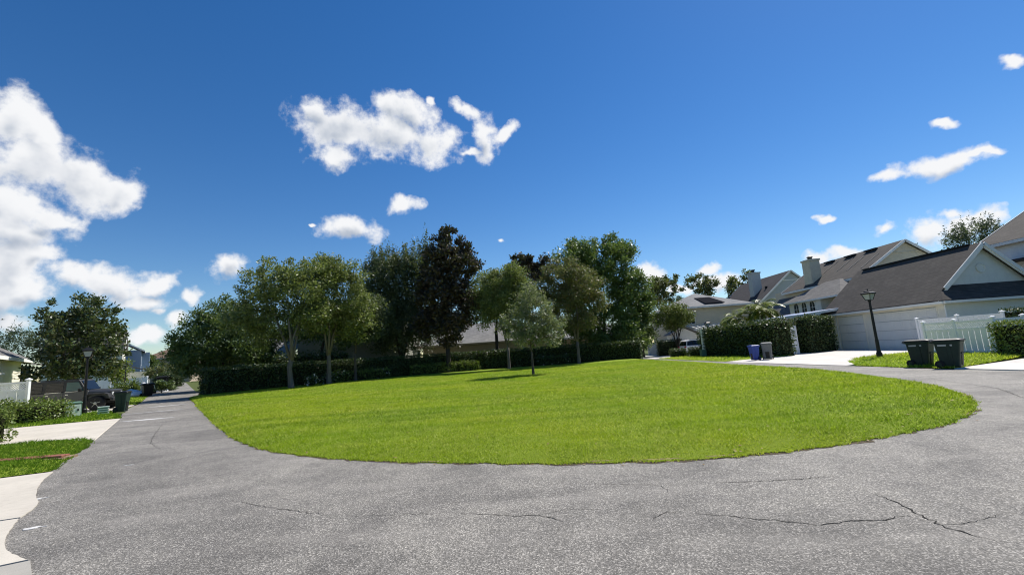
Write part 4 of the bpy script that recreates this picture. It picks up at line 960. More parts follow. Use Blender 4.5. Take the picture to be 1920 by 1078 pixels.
def window(root, c, w, h, nrm, frame=M_TRIM, pane=M_GLASS, bars=(1, 1), arch=False, fw=0.09):
    """window on a wall: frame > pane; nrm is the wall's outward direction (x, y)"""
    n = Vector((*nrm, 0)).normalized(); u = Vector((-n.y, n.x, 0)); c = Vector(c)
    def P(x, z, o): return c + u * x + n * o + Vector((0, 0, z))
    m = MB()
    def ring(outer, inner, o0, o1):
        k = len(outer)
        vs = [P(*p, o1) for p in outer] + [P(*p, o1) for p in inner] + [P(*p, o0) for p in outer] + [P(*p, o0) for p in inner]; fs = []
        for i in range(k):
            j = (i + 1) % k; fs += [(i, j, k + j, k + i), (i, 2 * k + i, 2 * k + j, j), (k + i, k + j, 3 * k + j, 3 * k + i)]
        m.add(vs, fs)
    if arch:
        r = w / 2
        def shape(g): return [(-r + g, -h / 2 + g), (r - g, -h / 2 + g)] + [((r - g) * math.cos(t), h / 2 - r + (r - g) * math.sin(t)) for t in [math.pi * k / 8 for k in range(9)]]
        outer, inner = shape(0), shape(fw)
    else:
        outer = [(-w / 2, -h / 2), (w / 2, -h / 2), (w / 2, h / 2), (-w / 2, h / 2)]; inner = [(x - math.copysign(fw, x), z - math.copysign(fw, z)) for x, z in outer]
    ring(outer, inner, -0.02, 0.05)
    for k in range(1, bars[0] + 1): m.add([P(*q) for q in [(-w / 2 + w * k / (bars[0] + 1) + s * .02, z, o) for o in (.012, .035) for z in (-h / 2 + fw, h / 2 - fw) for s in (-1, 1)]], [(0, 1, 3, 2), (4, 5, 7, 6), (0, 4, 6, 2), (1, 5, 7, 3)])
    for k in range(1, bars[1] + 1): m.add([P(*q) for q in [(x, -h / 2 + h * k / (bars[1] + 1) + s * .02, o) for o in (.012, .035) for x in (-w / 2 + fw, w / 2 - fw) for s in (-1, 1)]], [(0, 1, 3, 2), (4, 5, 7, 6), (0, 4, 6, 2), (1, 5, 7, 3)])
    f = part('window', m, frame, root)
    g = MB(); k = len(inner); g.add([P(*p, .008) for p in inner] + [P(*p, -.01) for p in inner], [tuple(range(k)), tuple(range(2 * k - 1, k - 1, -1))] + [(i, i + k, (i + 1) % k + k, (i + 1) % k) for i in range(k)])
    part('pane', g, pane, f)
    return f

def gable_roof(root, x0, x1, y0, y1, ze, zr, axis, oh, mat, trim=M_TRIM, t=0.16, rake=0.3):
    """two planes; axis is the direction of the ridge"""
    m = MB()
    if axis == 'y':
        xm = (x0 + x1) / 2; sl = (zr - ze) / (xm - x0); a, b = y0 - rake, y1 + rake
        slab_roof(m, [(x0 - oh, a, ze - oh * sl), (xm, a, zr), (xm, b, zr), (x0 - oh, b, ze - oh * sl)], t)
        slab_roof(m, [(xm + .002, a, zr), (x1 + oh, a, ze - oh * sl), (x1 + oh, b, ze - oh * sl), (xm + .002, b, zr)], t)
        r = part('roof', m, mat, root); f = MB()
        for y, s in ((a, -1), (b, 1)):
            for xa in (x0 - oh, x1 + oh):
                p, q = Vector((xa, y + s * .03, ze - oh * sl - .09)), Vector((xm, y + s * .03, zr - .09)); f.bar(p, q, .06, .24)
        for xa, s in ((x0 - oh, -1), (x1 + oh, 1)): f.box2((xa + s * .005, a + .01, ze - oh * sl - .26), (xa + s * .05, b - .01, ze - oh * sl - .03))
    else:
        ym = (y0 + y1) / 2; sl = (zr - ze) / (ym - y0); a, b = x0 - rake, x1 + rake
        slab_roof(m, [(a, y0 - oh, ze - oh * sl), (b, y0 - oh, ze - oh * sl), (b, ym, zr), (a, ym, zr)], t)
        slab_roof(m, [(a, ym + .002, zr), (b, ym + .002, zr), (b, y1 + oh, ze - oh * sl), (a, y1 + oh, ze - oh * sl)], t)
        r = part('roof', m, mat, root); f = MB()
        for x, s in ((a, -1), (b, 1)):
            for ya in (y0 - oh, y1 + oh):
                f.bar((x + s * .03, ya, ze - oh * sl - .09), (x + s * .03, ym, zr - .09), .06, .24)
        for ya, s in ((y0 - oh, -1), (y1 + oh, 1)): f.box2((a + .01, ya + s * .005, ze - oh * sl - .26), (b - .01, ya + s * .05, ze - oh * sl - .03))
    part('fascia', f, trim, r)
    return r

def hip_roof(root, x0, x1, y0, y1, ze, zr, oh, mat, trim=M_TRIM, t=0.16):
    x0 -= oh; x1 += oh; y0 -= oh; y1 += oh
    if x1 - x0 >= y1 - y0: h = (y1 - y0) / 2; a, b = (x0 + h, (y0 + y1) / 2, zr), (x1 - h, (y0 + y1) / 2, zr)
    else: h = (x1 - x0) / 2; a, b = ((x0 + x1) / 2, y0 + h, zr), ((x0 + x1) / 2, y1 - h, zr)
    c = [(x0, y0, ze), (x1, y0, ze), (x1, y1, ze), (x0, y1, ze)]; d = [(p[0], p[1], ze - t) for p in c]
    v = c + [a, b] + d
    if x1 - x0 >= y1 - y0: f = [(0, 1, 5, 4), (1, 2, 5), (2, 3, 4, 5), (3, 0, 4)]
    else: f = [(0, 1, 4), (1, 2, 5, 4), (2, 3, 5), (3, 0, 4, 5)]
    f += [(9, 8, 7, 6)] + [(i, 6 + i, 6 + (i + 1) % 4, (i + 1) % 4) for i in range(4)]
    r = part('roof', MB().add(v, f), mat, root); m = MB()
    for i in range(4):
        p, q = Vector(c[i]), Vector(c[(i + 1) % 4]); m.bar(p - Vector((0, 0, .12)), q - Vector((0, 0, .12)), .07, .22)
    part('fascia', m, trim, r)
    return r

def wall_box(root, x0, x1, y0, y1, z0, z1, mat, lap=0.2, faces='SWEN', name='wall'):
    m = MB().box2((x0, y0, z0 - .1), (x1, y1, z1))
    for k, (a, b) in dict(S=((x0, y0), (x1, y0)), E=((x1, y0), (x1, y1)), N=((x1, y1), (x0, y1)), W=((x0, y1), (x0, y0))).items():
        if k in faces: siding(m, a, b, z0 + .02, z1, lap)
    return part(name, m, mat, root)

# --- garage with dutch gable (right of the lawn)
g = thing('garage', 'cream double garage with big brown gable roof and round vent', 'garage', (29, 30, 0))
def gb(*a): return a
W_, DP = 7.7, 11.3
m = MB().box2((0.14, 0.02, -.1), (W_, DP, 3.42))
siding(m, (0, 0), (W_, 0), .05, 3.4, .2)
part('wall', m, M_PALE, g)
m = MB(); m.box2((-.02, 0.003, 2.86), (.138, DP, 3.42)); m.box2((-.025, 0.004, -.05), (.138, 0.55, 2.862)); m.box2((-.025, 6.35, -.05), (.138, 7.05, 2.862)); m.box2((-.025, 10.1, -.05), (.138, DP, 2.862)); m.box2((-.06, 0.0, 2.9), (-.018, DP, 3.02))
for q in (.5, 6.3, 7.0, 10.05): m.box2((-.05, q, -.05), (-.022, q + .1, 2.88))
part('front_wall', m, M_CREAM, g)
for y0, y1 in ((0.57, 6.33), (7.07, 10.08)):
    dr = part('garage_door', MB().box2((.08, y0, -.02), (.12, y1, 2.85)), M_GREYW, g)
    for k in range(4):
        z0 = .02 + k * .705
        pm = MB().box2((.035, y0 + .01, z0), (.075, y1 - .01, z0 + .675)); nn = 8 if y1 - y0 > 4 else 4
        for j in range(nn):
            w = (y1 - y0 - .1) / nn; pm.box2((.022, y0 + .05 + j * w + .08, z0 + .14), (.036, y0 + .05 + (j + 1) * w - .08, z0 + .55))
        part('panel', pm, M_DOOR, dr, bev=.01, seg=1)
xm, zr, ze = W_ / 2, 7.1, 3.62; oh = .42; sl = (zr - ze) / xm
GY = 0.75
m = MB(); slab_roof(m, [(-oh, GY - .42, ze - oh * sl + (.0)), (xm, GY - .42, zr), (xm, DP + .35, zr), (-oh, DP + .35, ze - oh * sl)], .16)
slab_roof(m, [(xm + .002, GY - .42, zr), (W_ + oh, GY - .42, ze - oh * sl), (W_ + oh, DP + .35, ze - oh * sl), (xm + .002, DP + .35, zr)], .16)
# skirt under the gable: one sloping plane, clipped corners
zs = ze - oh * sl; ys = -.42; yt = GY - .02; zt = zs + (yt - ys) * sl
slab_roof(m, [(-oh - .0, ys, zs - .004), (W_ + oh, ys, zs - .004), (W_ + oh - (yt - ys), yt, zt - .004), (-oh + (yt - ys), yt, zt - .004)], .12)
slab_roof(m, [(-oh, ys, zs - .006), (-oh + (yt - ys), yt, zt - .006), (-oh, yt + .3, zs - .006)], .12)
slab_roof(m, [(W_ + oh, ys, zs - .006), (W_ + oh, yt + .3, zs - .006), (W_ + oh - (yt - ys), yt, zt - .006)], .12)
rf = part('roof', m, M_R_BROWN, g)
m = MB().bar((xm, 1.2, zr + .03), (xm, DP - .3, zr + .03), .34, .08); part('ridge_vent', m, M_BLACK, rf)
m = MB(); y = GY - .46
for sx in (-1, 1):
    e = xm - (yt - ys) * .0
    m.bar((xm + sx * (xm + oh - 1.0), y, ze - oh * sl + 1.0 * sl - .1), (xm + sx * .02, y, zr - .1), .07, .24)
    m.bar((xm + sx * (xm + oh - .9), y + .06, ze - oh * sl + .9 * sl - .28), (xm + sx * .02, y + .06, zr - .30), .05, .16)
part('rake_board', m, M_TRIM, rf)
m = MB(); m.box2((-oh - .12, -.42, zs - .24), (-oh - .005, DP + .35, zs - .08)); m.box2((-oh, -.54, zs - .24), (W_ + oh, -.425, zs - .08)); part('gutter', m, M_TRIM, rf)
m = MB().box2((-oh, -.4, zs - .2), (W_ + oh, DP + .3, zs - .17)); part('soffit', m, M_CREAM, g)
m = MB(); gz0 = 4.2
hw = lambda z: (zr - .12 - z) / sl
m.add([(xm - hw(gz0), GY, gz0), (xm + hw(gz0), GY, gz0), (xm, GY, zr - .12), (xm - hw(gz0), GY + .15, gz0), (xm + hw(gz0), GY + .15, gz0), (xm, GY + .15, zr - .12)], [(0, 1, 2), (5, 4, 3), (0, 3, 4, 1), (1, 4, 5, 2), (2, 5, 3, 0)])
siding(m, (0, GY), (W_, GY), gz0, zr - .25, .19, wid=lambda z: ((xm - hw(z)) / W_, (xm + hw(z)) / W_))
part('gable_wall', m, M_PALE, g)
vt = MB().lathe([(.34, -.02), (.34, -.08), (.27, -.09), (.25, -.05), (.1, -.05)], (xm - .1, GY, 5.35), 20, 'Y'); part('round_vent', vt, M_PALE, g)
part('downpipe', MB().tube([(-.4, -.1, 3.22), (-.25, -.1, 3.05), (-.06, -.08, 2.95), (-.06, -.08, .1)], [.045] * 4, 8), M_TRIM, g)

# --- main house behind the garage
h = thing('house', 'tall beige house with brown gable roof, chimney and arched-window dormer', 'house', (35, 44, 0))
wall_box(h, 0, 9.4, 0, 15, 0, 7.1, M_BEIGE, .3, 'W')
gable_roof(h, 0, 9.4, 0, 12.5, 7.2, 10.3, 'y', .45, M_R_BROWN)
m = MB(); m.add([(0, .0, 7.1), (9.4, .0, 7.1), (4.7, .0, 10.15), (0, .15, 7.1), (9.4, .15, 7.1), (4.7, .15, 10.15)], [(0, 1, 2), (5, 4, 3), (0, 3, 4, 1), (1, 4, 5, 2), (2, 5, 3, 0)])
part('gable_wall', m, M_BEIGE, h); part('gable_band', MB().box2((2.9, -.06, 9.0), (6.5, -.02, 9.1)), M_BEIGE, h)
for i, (yy, xx) in enumerate([(2.6, 3.2), (5.6, 3.2), (9.0, 3.2)]):
    part('roof_vent', MB().bar((4.15, yy, 10.3 - .2), (4.15, yy + 1.6, 10.1), .3, .16), M_BLACK, h)
for i, (y, z0, z1) in enumerate([(1.2, 1.0, 3.2), (3.4, 1.2, 3.6), (5.4, 1.6, 4.0), (8.0, 1.2, 4.0)]):
    s_ = .66; part('weather_streak', MB().bar((z0, y, 7.2 + z0 * s_ + .03), (z1, y + .1, 7.2 + z1 * s_ + .03), .14, .02), M_R_GREY, h)
# lower roof slope towards the alley
m = MB(); slab_roof(m, [(-2.9, -2.3, 3.3), (1.0, -2.3, 7.25), (1.0, 14.2, 7.25), (-2.9, 14.2, 3.3)], .16); lr = part('lower_roof', m, M_R_GREY, h)
part('fascia', MB().box2((-2.98, -2.3, 3.07), (-2.9, 14.2, 3.27)), M_TRIM, lr)
part('lower_wall', MB().box2((-2.5, -2.2, -.1), (-.02, 14.0, 3.2)), M_YELLOW, h)
# dormer
dm = part('dormer', MB().box2((-3.2, 1.9, 3.4), (0, 7.2, 5.15)), M_TRIM, h)
part('dormer_side', MB().box2((-1.9, -1.0, 3.9), (0, 1.9, 5.12)), M_YELLOW, dm)
hip = MB(); a0, a1 = (-3.6, -1.6, 5.15), (-3.6, 8.2, 5.15)
hip.add([a0, a1, (1.5, 8.2, 5.15), (1.5, -1.6, 5.15), (-.6, 2.2, 7.05), (1.5, 2.2, 7.05), (1.5, 4.4, 7.05), (-.6, 4.4, 7.05)], [(0, 4, 7, 1), (0, 3, 5, 4), (1, 7, 6, 2), (4, 5, 6, 7), (3, 0, 1, 2)])
part('dormer_roof', hip, M_R_GREY, dm)
part('dormer_fascia', MB().box2((-3.7, -1.65, 4.98), (-3.6, 8.25, 5.14)), M_TRIM, dm)
for k in range(3): window(h, (-3.22, 3.2 + 1.35 * k, 4.33), 1.0, 1.5, (-1, 0), bars=(1, 1), arch=True)
ch = part('chimney', MB().box2((.2, 7.6, 5.2), (1.4, 9.0, 10.1)), M_CHIM, h)
part('chimney_cap', MB().box2((.12, 7.52, 10.05), (1.48, 9.08, 10.25)), M_CHIM, ch); part('flue', MB().lathe([(.24, 10.25), (.24, 10.5), (.32, 10.52), (.32, 10.6), (.1, 10.7)], (.8, 8.3, 0), 12), M_BLACK, ch)

# --- taller white-sided house rising at the frame edge
h = thing('house', 'white-sided two-storey house with dark roof at the frame edge', 'house', (39.4, 17.6, 0))
wall_box(h, .0, 11, 0, 19, 0, 7.85, M_WSIDE, .22, 'W')
gable_roof(h, 0, 11, 0, 19, 8.0, 11.1, 'y', .5, M_R_BROWN)
part('low_roof', MB().box2((-1.3, 14.0, 6.0), (-.03, 17.0, 6.14)), M_R_DARK, h); window(h, (-.01, 12.6, 6.6), .9, 1.3, (-1, 0))

# --- grey gable house with charcoal roof
h = thing('house', 'grey house with steep charcoal roof and white-trimmed gable', 'house', (38.2, 70, 0))
wall_box(h, 0, 12.4, 0, 15, 0, 6.3, M_GREYW, .25, 'SW')
m = MB(); m.add([(0, 0.0, 6.3), (12.4, 0.0, 6.3), (6.2, 0.0, 11.55), (0, .15, 6.3), (12.4, .15, 6.3), (6.2, .15, 11.55)], [(0, 1, 2), (5, 4, 3), (0, 3, 4, 1), (1, 4, 5, 2), (2, 5, 3, 0)])
part('gable_wall', m, M_GREYW, h); part('gable_band', MB().box2((4.9, -.07, 10.1), (7.5, -.02, 10.25)), M_TRIM, h)
gable_roof(h, 0, 12.4, 0, 15, 6.4, 11.7, 'y', .6, M_R_DARK)
ch = part('chimney', MB().box2((2.2, 4.0, 7.6), (3.7, 5.2, 12.2)), M_GREYW, h); part('chimney_cap', MB().box2((2.1, 3.9, 12.15), (3.8, 5.3, 12.35)), M_GREYW, ch)
part('flue', MB().lathe([(.25, 12.35), (.25, 12.7), (.36, 12.72), (.36, 12.85)], (2.9, 4.6, 0), 10), M_BLACK, ch)
part('roof_vent', MB().box2((3.3, 2.2, 9.3), (3.6, 2.5, 9.65)), M_BLACK, h)

# --- beige house with hip roof
h = thing('house', 'beige stucco house with grey hip roof and solar panel', 'house', (22.2, 61, 0))
wall_box(h, 0, 10, 0, 11, 0, 6.15, M_BEIGE, .4, 'SW')
hr = hip_roof(h, 0, 10, 0, 11, 6.25, 8.6, .6, M_R_LIGHT)
sp = MB(); sv = [(4.2, -.1, 6.62), (6.9, -.1, 6.62), (6.1, 2.7, 7.92), (3.9, 2.7, 7.92)]; sv = [(x, y, 6.36 + (y + .6) * 2.35 / 6.1 + .09) for x, y, z in sv]; slab_roof(sp, sv, .06); part('solar_panel', sp, M_SOLAR, h)
window(h, (2.0, -.01, 4.6), 1.2, 1.4, (0, -1)); window(h, (5.5, -.01, 1.7), 1.4, 1.5, (0, -1))
part('porch', MB().box2((-1.6, -2.2, -.1), (1.6, -.05, 2.6)).add([(-1.6, -2.25, 2.6), (1.6, -2.25, 2.6), (0, -2.25, 3.4), (-1.6, -2.1, 2.6), (1.6, -2.1, 2.6), (0, -2.1, 3.4)], [(0, 1, 2), (5, 4, 3), (0, 3, 4, 1), (1, 4, 5, 2), (2, 5, 3, 0)]), M_TRIM, h)
pr_ = MB(); 
slab_roof(pr_, [(-2, -2.7, 2.62), (0, -2.7, 3.6), (0, 0, 3.6), (-2, 0, 2.62)], .1); slab_roof(pr_, [(0.002, -2.7, 3.6), (2, -2.7, 2.62), (2, 0, 2.62), (0.002, 0, 3.6)], .1)
part('porch_roof', pr_, M_R_LIGHT, h)
pg = thing('pergola', 'white pergola with slanting rafters between beige house and hedge', 'pergola', (23.6, 57.4, 0))
for x in (0, 4.6):
    for y in (0, 2.6): part('post', MB().box2((x - .09, y - .09, -.05), (x + .09, y + .09, 2.95)), M_WHITE, pg)
for y in (0, 2.6): part('beam', MB().box2((-.4, y - .06, 2.95), (5.0, y + .06, 3.15)), M_WHITE, pg)
for k in range(8): part('rafter', MB().bar((-.2 + k * .7, -.5, 3.05), (-.2 + k * .7, 3.1, 3.75), .09, .16), M_WHITE, pg)

# --- patio cover with pale blue panels behind the tall hedge
pc = thing('patio_cover', 'flat patio cover of pale blue roof panels behind the hedge', 'patio cover', (25.6, 39.9, 0))
for x in (.15, 3.4):
    for y in (.3, 6.6): part('post', MB().box2((x - .06, y - .06, -.05), (x + .06, y + .06, 3.28)), M_WHITE, pc)
for k in range(6): part('roof_panel', MB().add(*[(lambda q: ([Vector(p) for p in q] + [Vector(p) - Vector((0, 0, .05)) for p in q], [(0, 1, 2, 3), (7, 6, 5, 4), (0, 4, 5, 1), (1, 5, 6, 2), (2, 6, 7, 3), (3, 7, 4, 0)]))([(-.1, k * 1.16, 3.32), (3.6, k * 1.16, 3.72), (3.6, k * 1.16 + 1.12, 3.72), (-.1, k * 1.16 + 1.12, 3.32)])][0]), M_BLUEROOF, pc)
part('edge_beam', MB().box2((-.2, -.1, 3.14), (-.1, 7.1, 3.34)), M_TRIM, pc); part('edge_beam', MB().bar((-.1, -.1, 3.22), (3.6, -.1, 3.6), .08, .2), M_TRIM, pc)

# --- houses glimpsed behind the trees
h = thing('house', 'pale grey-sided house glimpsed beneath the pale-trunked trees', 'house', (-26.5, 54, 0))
wall_box(h, 0, 13, 0, 9, 0, 6.4, M_GREY_SHADED, .3, 'SW'); gable_roof(h, 0, 13, 0, 9, 6.5, 8.6, 'x', .5, M_R_GREY)
part('porch', MB().box2((-6.5, -1.5, -.1), (-.02, 5, 2.9)), M_TRIM, h); q = MB(); slab_roof(q, [(-7, -2, 2.85), (-.05, -2, 2.85), (-.05, 3.6, 6.0), (-7, 3.6, 6.0)]); part('porch_roof', q, M_R_LIGHT, h)
window(h, (3.2, -.01, 2.6), 1.4, 1.5, (0, -1)); window(h, (-1.2, -1.51, 1.9), .8, 1.1, (0, -1)); window(h, (-3.4, -1.51, 1.9), .9, 1.1, (0, -1))
h = thing('house', 'low house with broad light grey roof behind the middle hedge', 'house', (-12.5, 60, 0))
wall_box(h, 0, 17, 0, 9, 0, 3.1, M_TAN, .3, 'SW'); hip_roof(h, 0, 17, 0, 9, 3.35, 6.3, .7, M_R_LIGHT, trim=M_TAN)
window(h, (4, -.01, 1.7), 1.4, 1.3, (0, -1)); window(h, (10, -.01, 1.7), 1.6, 1.3, (0, -1)); part('stub_wall', MB().box2((-1.6, -1.2, -.1), (-.6, -.4, 3.4)), M_CREAM, h)

h = thing('house', 'low house with pale grey roof beneath the reddish tree', 'house', (5.2, 68, 0))
wall_box(h, 0, 12, 0, 9, 0, 3.2, M_TAN, .3, 'SW'); hip_roof(h, 0, 12, 0, 9, 3.4, 6.4, .7, M_R_LIGHT)
window(h, (5, -.01, 1.7), 1.4, 1.3, (0, -1))

# --- houses on the far alley
AZ = math.atan2(0.776, -0.631)
h = thing('house', 'cream house with grey roof and dark screened porch at the frame edge', 'house', (-32.6, 28.2, 0), AZ)
wall_box(h, -14, 6.0, .15, 8, 0, 3.45, M_CREAM, .22, 'S'); wall_box(h, 6.01, 12, .6, 7, 0, 3.3, M_SCREEN, 5, '', 'screen_room')
for k in range(5): part('screen_post', MB().box2((6.05 + k * 1.45, .52, -.05), (6.13 + k * 1.45, .6, 3.4)), M_BLACK, h)
hip_roof(h, -14, 6.2, .2, 8, 3.62, 6.4, .5, M_R_GREY); q = MB(); slab_roof(q, [(6.4, -.25, 3.42), (12.6, -.25, 3.42), (12.6, 4, 4.3), (6.4, 4, 4.6)]); part('porch_roof', q, M_R_GREY, h)
window(h, (-2.0, .13, 1.75), 2.4, 1.3, (0, -1), bars=(3, 0)); part('shelf', MB().box2((-4, -.1, 2.5), (.2, .13, 2.62)), M_TRIM, h)
h = thing('house', 'cream two-storey gable house behind the magnolia', 'house', (-66.2, 75, 0), AZ)
wall_box(h, -4, 5, 0, 9, 0, 6.3, M_CREAM, .3, 'SWE'); gable_roof(h, -4, 5, 0, 9, 6.4, 10.0, 'y', .5, M_R_DARK)
m = MB(); m.add([(-4, 0, 6.3), (5, 0, 6.3), (.5, 0, 9.9), (-4, .15, 6.3), (5, .15, 6.3), (.5, .15, 9.9)], [(0, 1, 2), (5, 4, 3), (0, 3, 4, 1), (1, 4, 5, 2), (2, 5, 3, 0)]); part('gable_wall', m, M_CREAM, h)
for x in (-2, 2.6): window(h, (x, -.01, 4.6), 1.1, 1.6, (0, -1)); window(h, (x, -.01, 1.7), 1.1, 1.6, (0, -1))
part('lean_to', MB().box2((1, -3.5, -.1), (5, -.02, 2.8)), M_CREAM, h); q = MB(); slab_roof(q, [(.6, -4, 2.75), (5.4, -4, 2.75), (5.4, 0, 4.2), (.6, 0, 4.2)]); part('lean_to_roof', q, M_R_GREY, h)
h = thing('house', 'blue-grey two-storey house down the far alley', 'house', (-71.2, 84.5, 0), AZ)
wall_box(h, -2, 5.5, 0, 9, 0, 6.9, M_BLUEW, .3, 'SWE'); gable_roof(h, -2, 5.5, 0, 9, 7.0, 9.6, 'x', .5, M_R_DARK); part('bay', MB().box2((2.4, -1.2, -.1), (4.4, -.02, 6.6)), M_BLUEW, h)
part('corner_board', MB().box2((5.52, -.1, 0), (5.7, .2, 6.9)), M_TRIM, h)
for x in (-.6, 1.2): window(h, (x, -.01, 4.9), .9, 1.7, (0, -1))
window(h, (3.4, -1.21, 4.9), .9, 1.7, (0, -1)); window(h, (3.4, -1.21, 1.8), .9, 1.5, (0, -1))
h = thing('house', 'tan house with brown roof at the end of the far alley', 'house', (-94, 112, 0), 0.15)
wall_box(h, 0, 11, 0, 9, 0, 6.2, M_TAN, .4, 'SE'); hip_roof(h, 0, 11, 0, 9, 6.3, 9.2, .6, M_R_TAN)
for x in (2.4, 4.3, 8.3): window(h, (x, -.01, 4.5), 1.3, 1.7, (0, -1))
window(h, (3.2, -.01, 1.6), 1.4, 1.5, (0, -1))
# ------------------------------------------------------------------ fences
def vinyl_fence(name, label, pts, height, group=None, lattice=True, board=0.26, gap=0.035, panel=None, solid=False, z0=0.0, bays=None):
    """posts with caps, rails, separate boards, optional lattice band on top"""
    root = thing(name, label, 'fence', (pts[0][0], pts[0][1], z0), group=group); O = Vector((*pts[0], 0)); P = [Vector((*p, 0)) - O for p in pts]
    for p in P:
        pm = MB().box2((p.x - .065, p.y - .065, -.1), (p.x + .065, p.y + .065, height + .06)); po = part('post', pm, M_WHITE, root, bev=.008, seg=1)
        part('post_cap', MB().add([(p.x - .1, p.y - .1, height + .06), (p.x + .1, p.y - .1, height + .06), (p.x + .1, p.y + .1, height + .06), (p.x - .1, p.y + .1, height + .06), (p.x - .1, p.y - .1, height + .10), (p.x + .1, p.y - .1, height + .10), (p.x + .1, p.y + .1, height + .10), (p.x - .1, p.y + .1, height + .10), (p.x, p.y, height + .17)],
                                  [(0, 3, 2, 1), (0, 1, 5, 4), (1, 2, 6, 5), (2, 3, 7, 6), (3, 0, 4, 7), (4, 5, 8), (5, 6, 8), (6, 7, 8), (7, 4, 8)]), M_WHITE, po)
    lat = .34 if lattice else 0.0
    for a, b in zip(P[:-1], P[1:]):
        d = (b - a); L = d.length; d = d / L; ang = math.atan2(d.y, d.x); a2 = a + d * .07; b2 = b - d * .07
        for z, hh in ((.12, .14), (height - lat - .09 if lattice else height - .5, .10), (height - .04, .09)):
            part('rail', MB().bar(a2 + Vector((0, 0, z)), b2 + Vector((0, 0, z)), .05, hh), M_WHITE, root)
        Lb = L - .14; n = max(1, int(Lb / (board + gap))); w = Lb / n; zt = height - lat - .14 if lattice else height - .08
        for k in range(n):
            c = a2 + d * (w * (k + .5)); part('board', MB().box((c.x, c.y, (.19 + zt) / 2), (w - gap, .025, zt - .19), ang), M_WHITE, root)
        if lattice:
            m = MB(); z_a, z_b = height - lat - .04, height - .085; hh = z_b - z_a; k = 0; x = -hh
            while x < Lb:
                for s in (0, 1):
                    x0, x1 = max(0, x), min(Lb, x + hh)
                    za = z_a + (x0 - x); zb = z_a + (x1 - x)
                    if s: za, zb = z_b - (x0 - x), z_b - (x1 - x)
                    if x1 - x0 > .02: m.bar(a2 + d * x0 + Vector((0, 0, za)) + Vector((-d.y, d.x, 0)) * .006 * s, a2 + d * x1 + Vector((0, 0, zb)) + Vector((-d.y, d.x, 0)) * .006 * s, .01, .032)
                x += .1
            part('lattice', m, M_WHITE, root)
    return root
vinyl_fence('lattice_fence', 'white lattice-topped board fence behind the two dark bins', [(24.15, 26.5), (24.1, 24.6), (24.0, 22.5), (25.2, 22.2), (26.6, 21.8), (28.4, 21.3)], 1.76)
vinyl_fence('rail_fence', 'white fence further back along the cream garage wall', [(27.5, 30.6), (27.5, 27.8), (27.5, 25.2)], 2.05, lattice=False)
vinyl_fence('board_fence', 'white vinyl fence between the low hedge and off-road car', [(-24.6, 22.5), (-26.1, 22.02), (-28.0, 21.42), (-30, 20.8)], 1.92, board=.3, gap=.02)
vinyl_fence('board_fence', 'long bright white fence running along the far alley', [(-55.8, 66.8), (-53.2, 64.2), (-50.6, 61.2), (-53.5, 58.9), (-56.5, 56.6), (-52.5, 51.6), (-48.0, 46.5), (-44.4, 42.4)], 1.75, lattice=False, board=.55, gap=.02)
# lattice gate between the two hedges
gt = thing('lattice_gate', 'white gate with lattice top between the two dark hedges', 'gate', (21.9, 36.3, 0), math.atan2(1.3, 2.0))
for x in (0, 1.62): part('post', MB().box2((x - .07, -.07, -.05), (x + .07, .07, 2.35)), M_WHITE, gt)
for k in range(5): part('board', MB().box2((.1 + k * .29, -.015, .12), (.1 + k * .29 + .27, .015, 1.25)), M_WHITE, gt)
for z in (.12, 1.28, 2.15): part('rail', MB().box2((.07, -.025, z - .06), (1.55, .025, z + .06)), M_WHITE, gt)
m = MB()
for k in range(-8, 16):
    for s in (0, 1):
        x0 = .09 + k * .18; a, b = max(.09, x0), min(1.53, x0 + .8)
        if b - a > .04:
            za, zb = 1.34 + (a - x0), 1.34 + (b - x0)
            if s: za, zb = 2.14 - (a - x0), 2.14 - (b - x0)
            m.bar((a, .012 * s, za), (b, .012 * s, zb), .012, .045)
part('lattice', m, M_WHITE, gt); part('latch', MB().box2((1.38, -.06, 1.1), (1.5, -.02, 1.16)), M_BLACK, gt)
wg = thing('garden_gate', 'small white board gate beyond the dark hedge corner', 'gate', (19.0, 64.5, 0), .1)
for x in (0, 1.5, 3.4): part('post', MB().box2((x - .08, -.08, -.05), (x + .08, .08, 2.3 if x else 1.9)), M_WHITE, wg)
for k in range(5): part('board', MB().box2((.1 + k * .28, -.02, .1), (.1 + k * .28 + .26, .02, 1.8)), M_WHITE, wg)
for k in range(6): part('board', MB().box2((1.6 + k * .29, -.02, .1), (1.6 + k * .29 + .275, .02, 2.2)), M_WHITE, wg)
wp = thing('white_post', 'plain white square post beside the far lamp', 'post', (18.95, 45.35, 0))
part('shaft', MB().box2((-.14, -.14, -.05), (.14, .14, 2.65)), M_WHITE, wp, bev=.01); part('cap', MB().box2((-.19, -.19, 2.65), (.19, .19, 2.72)), M_WHITE, wp)

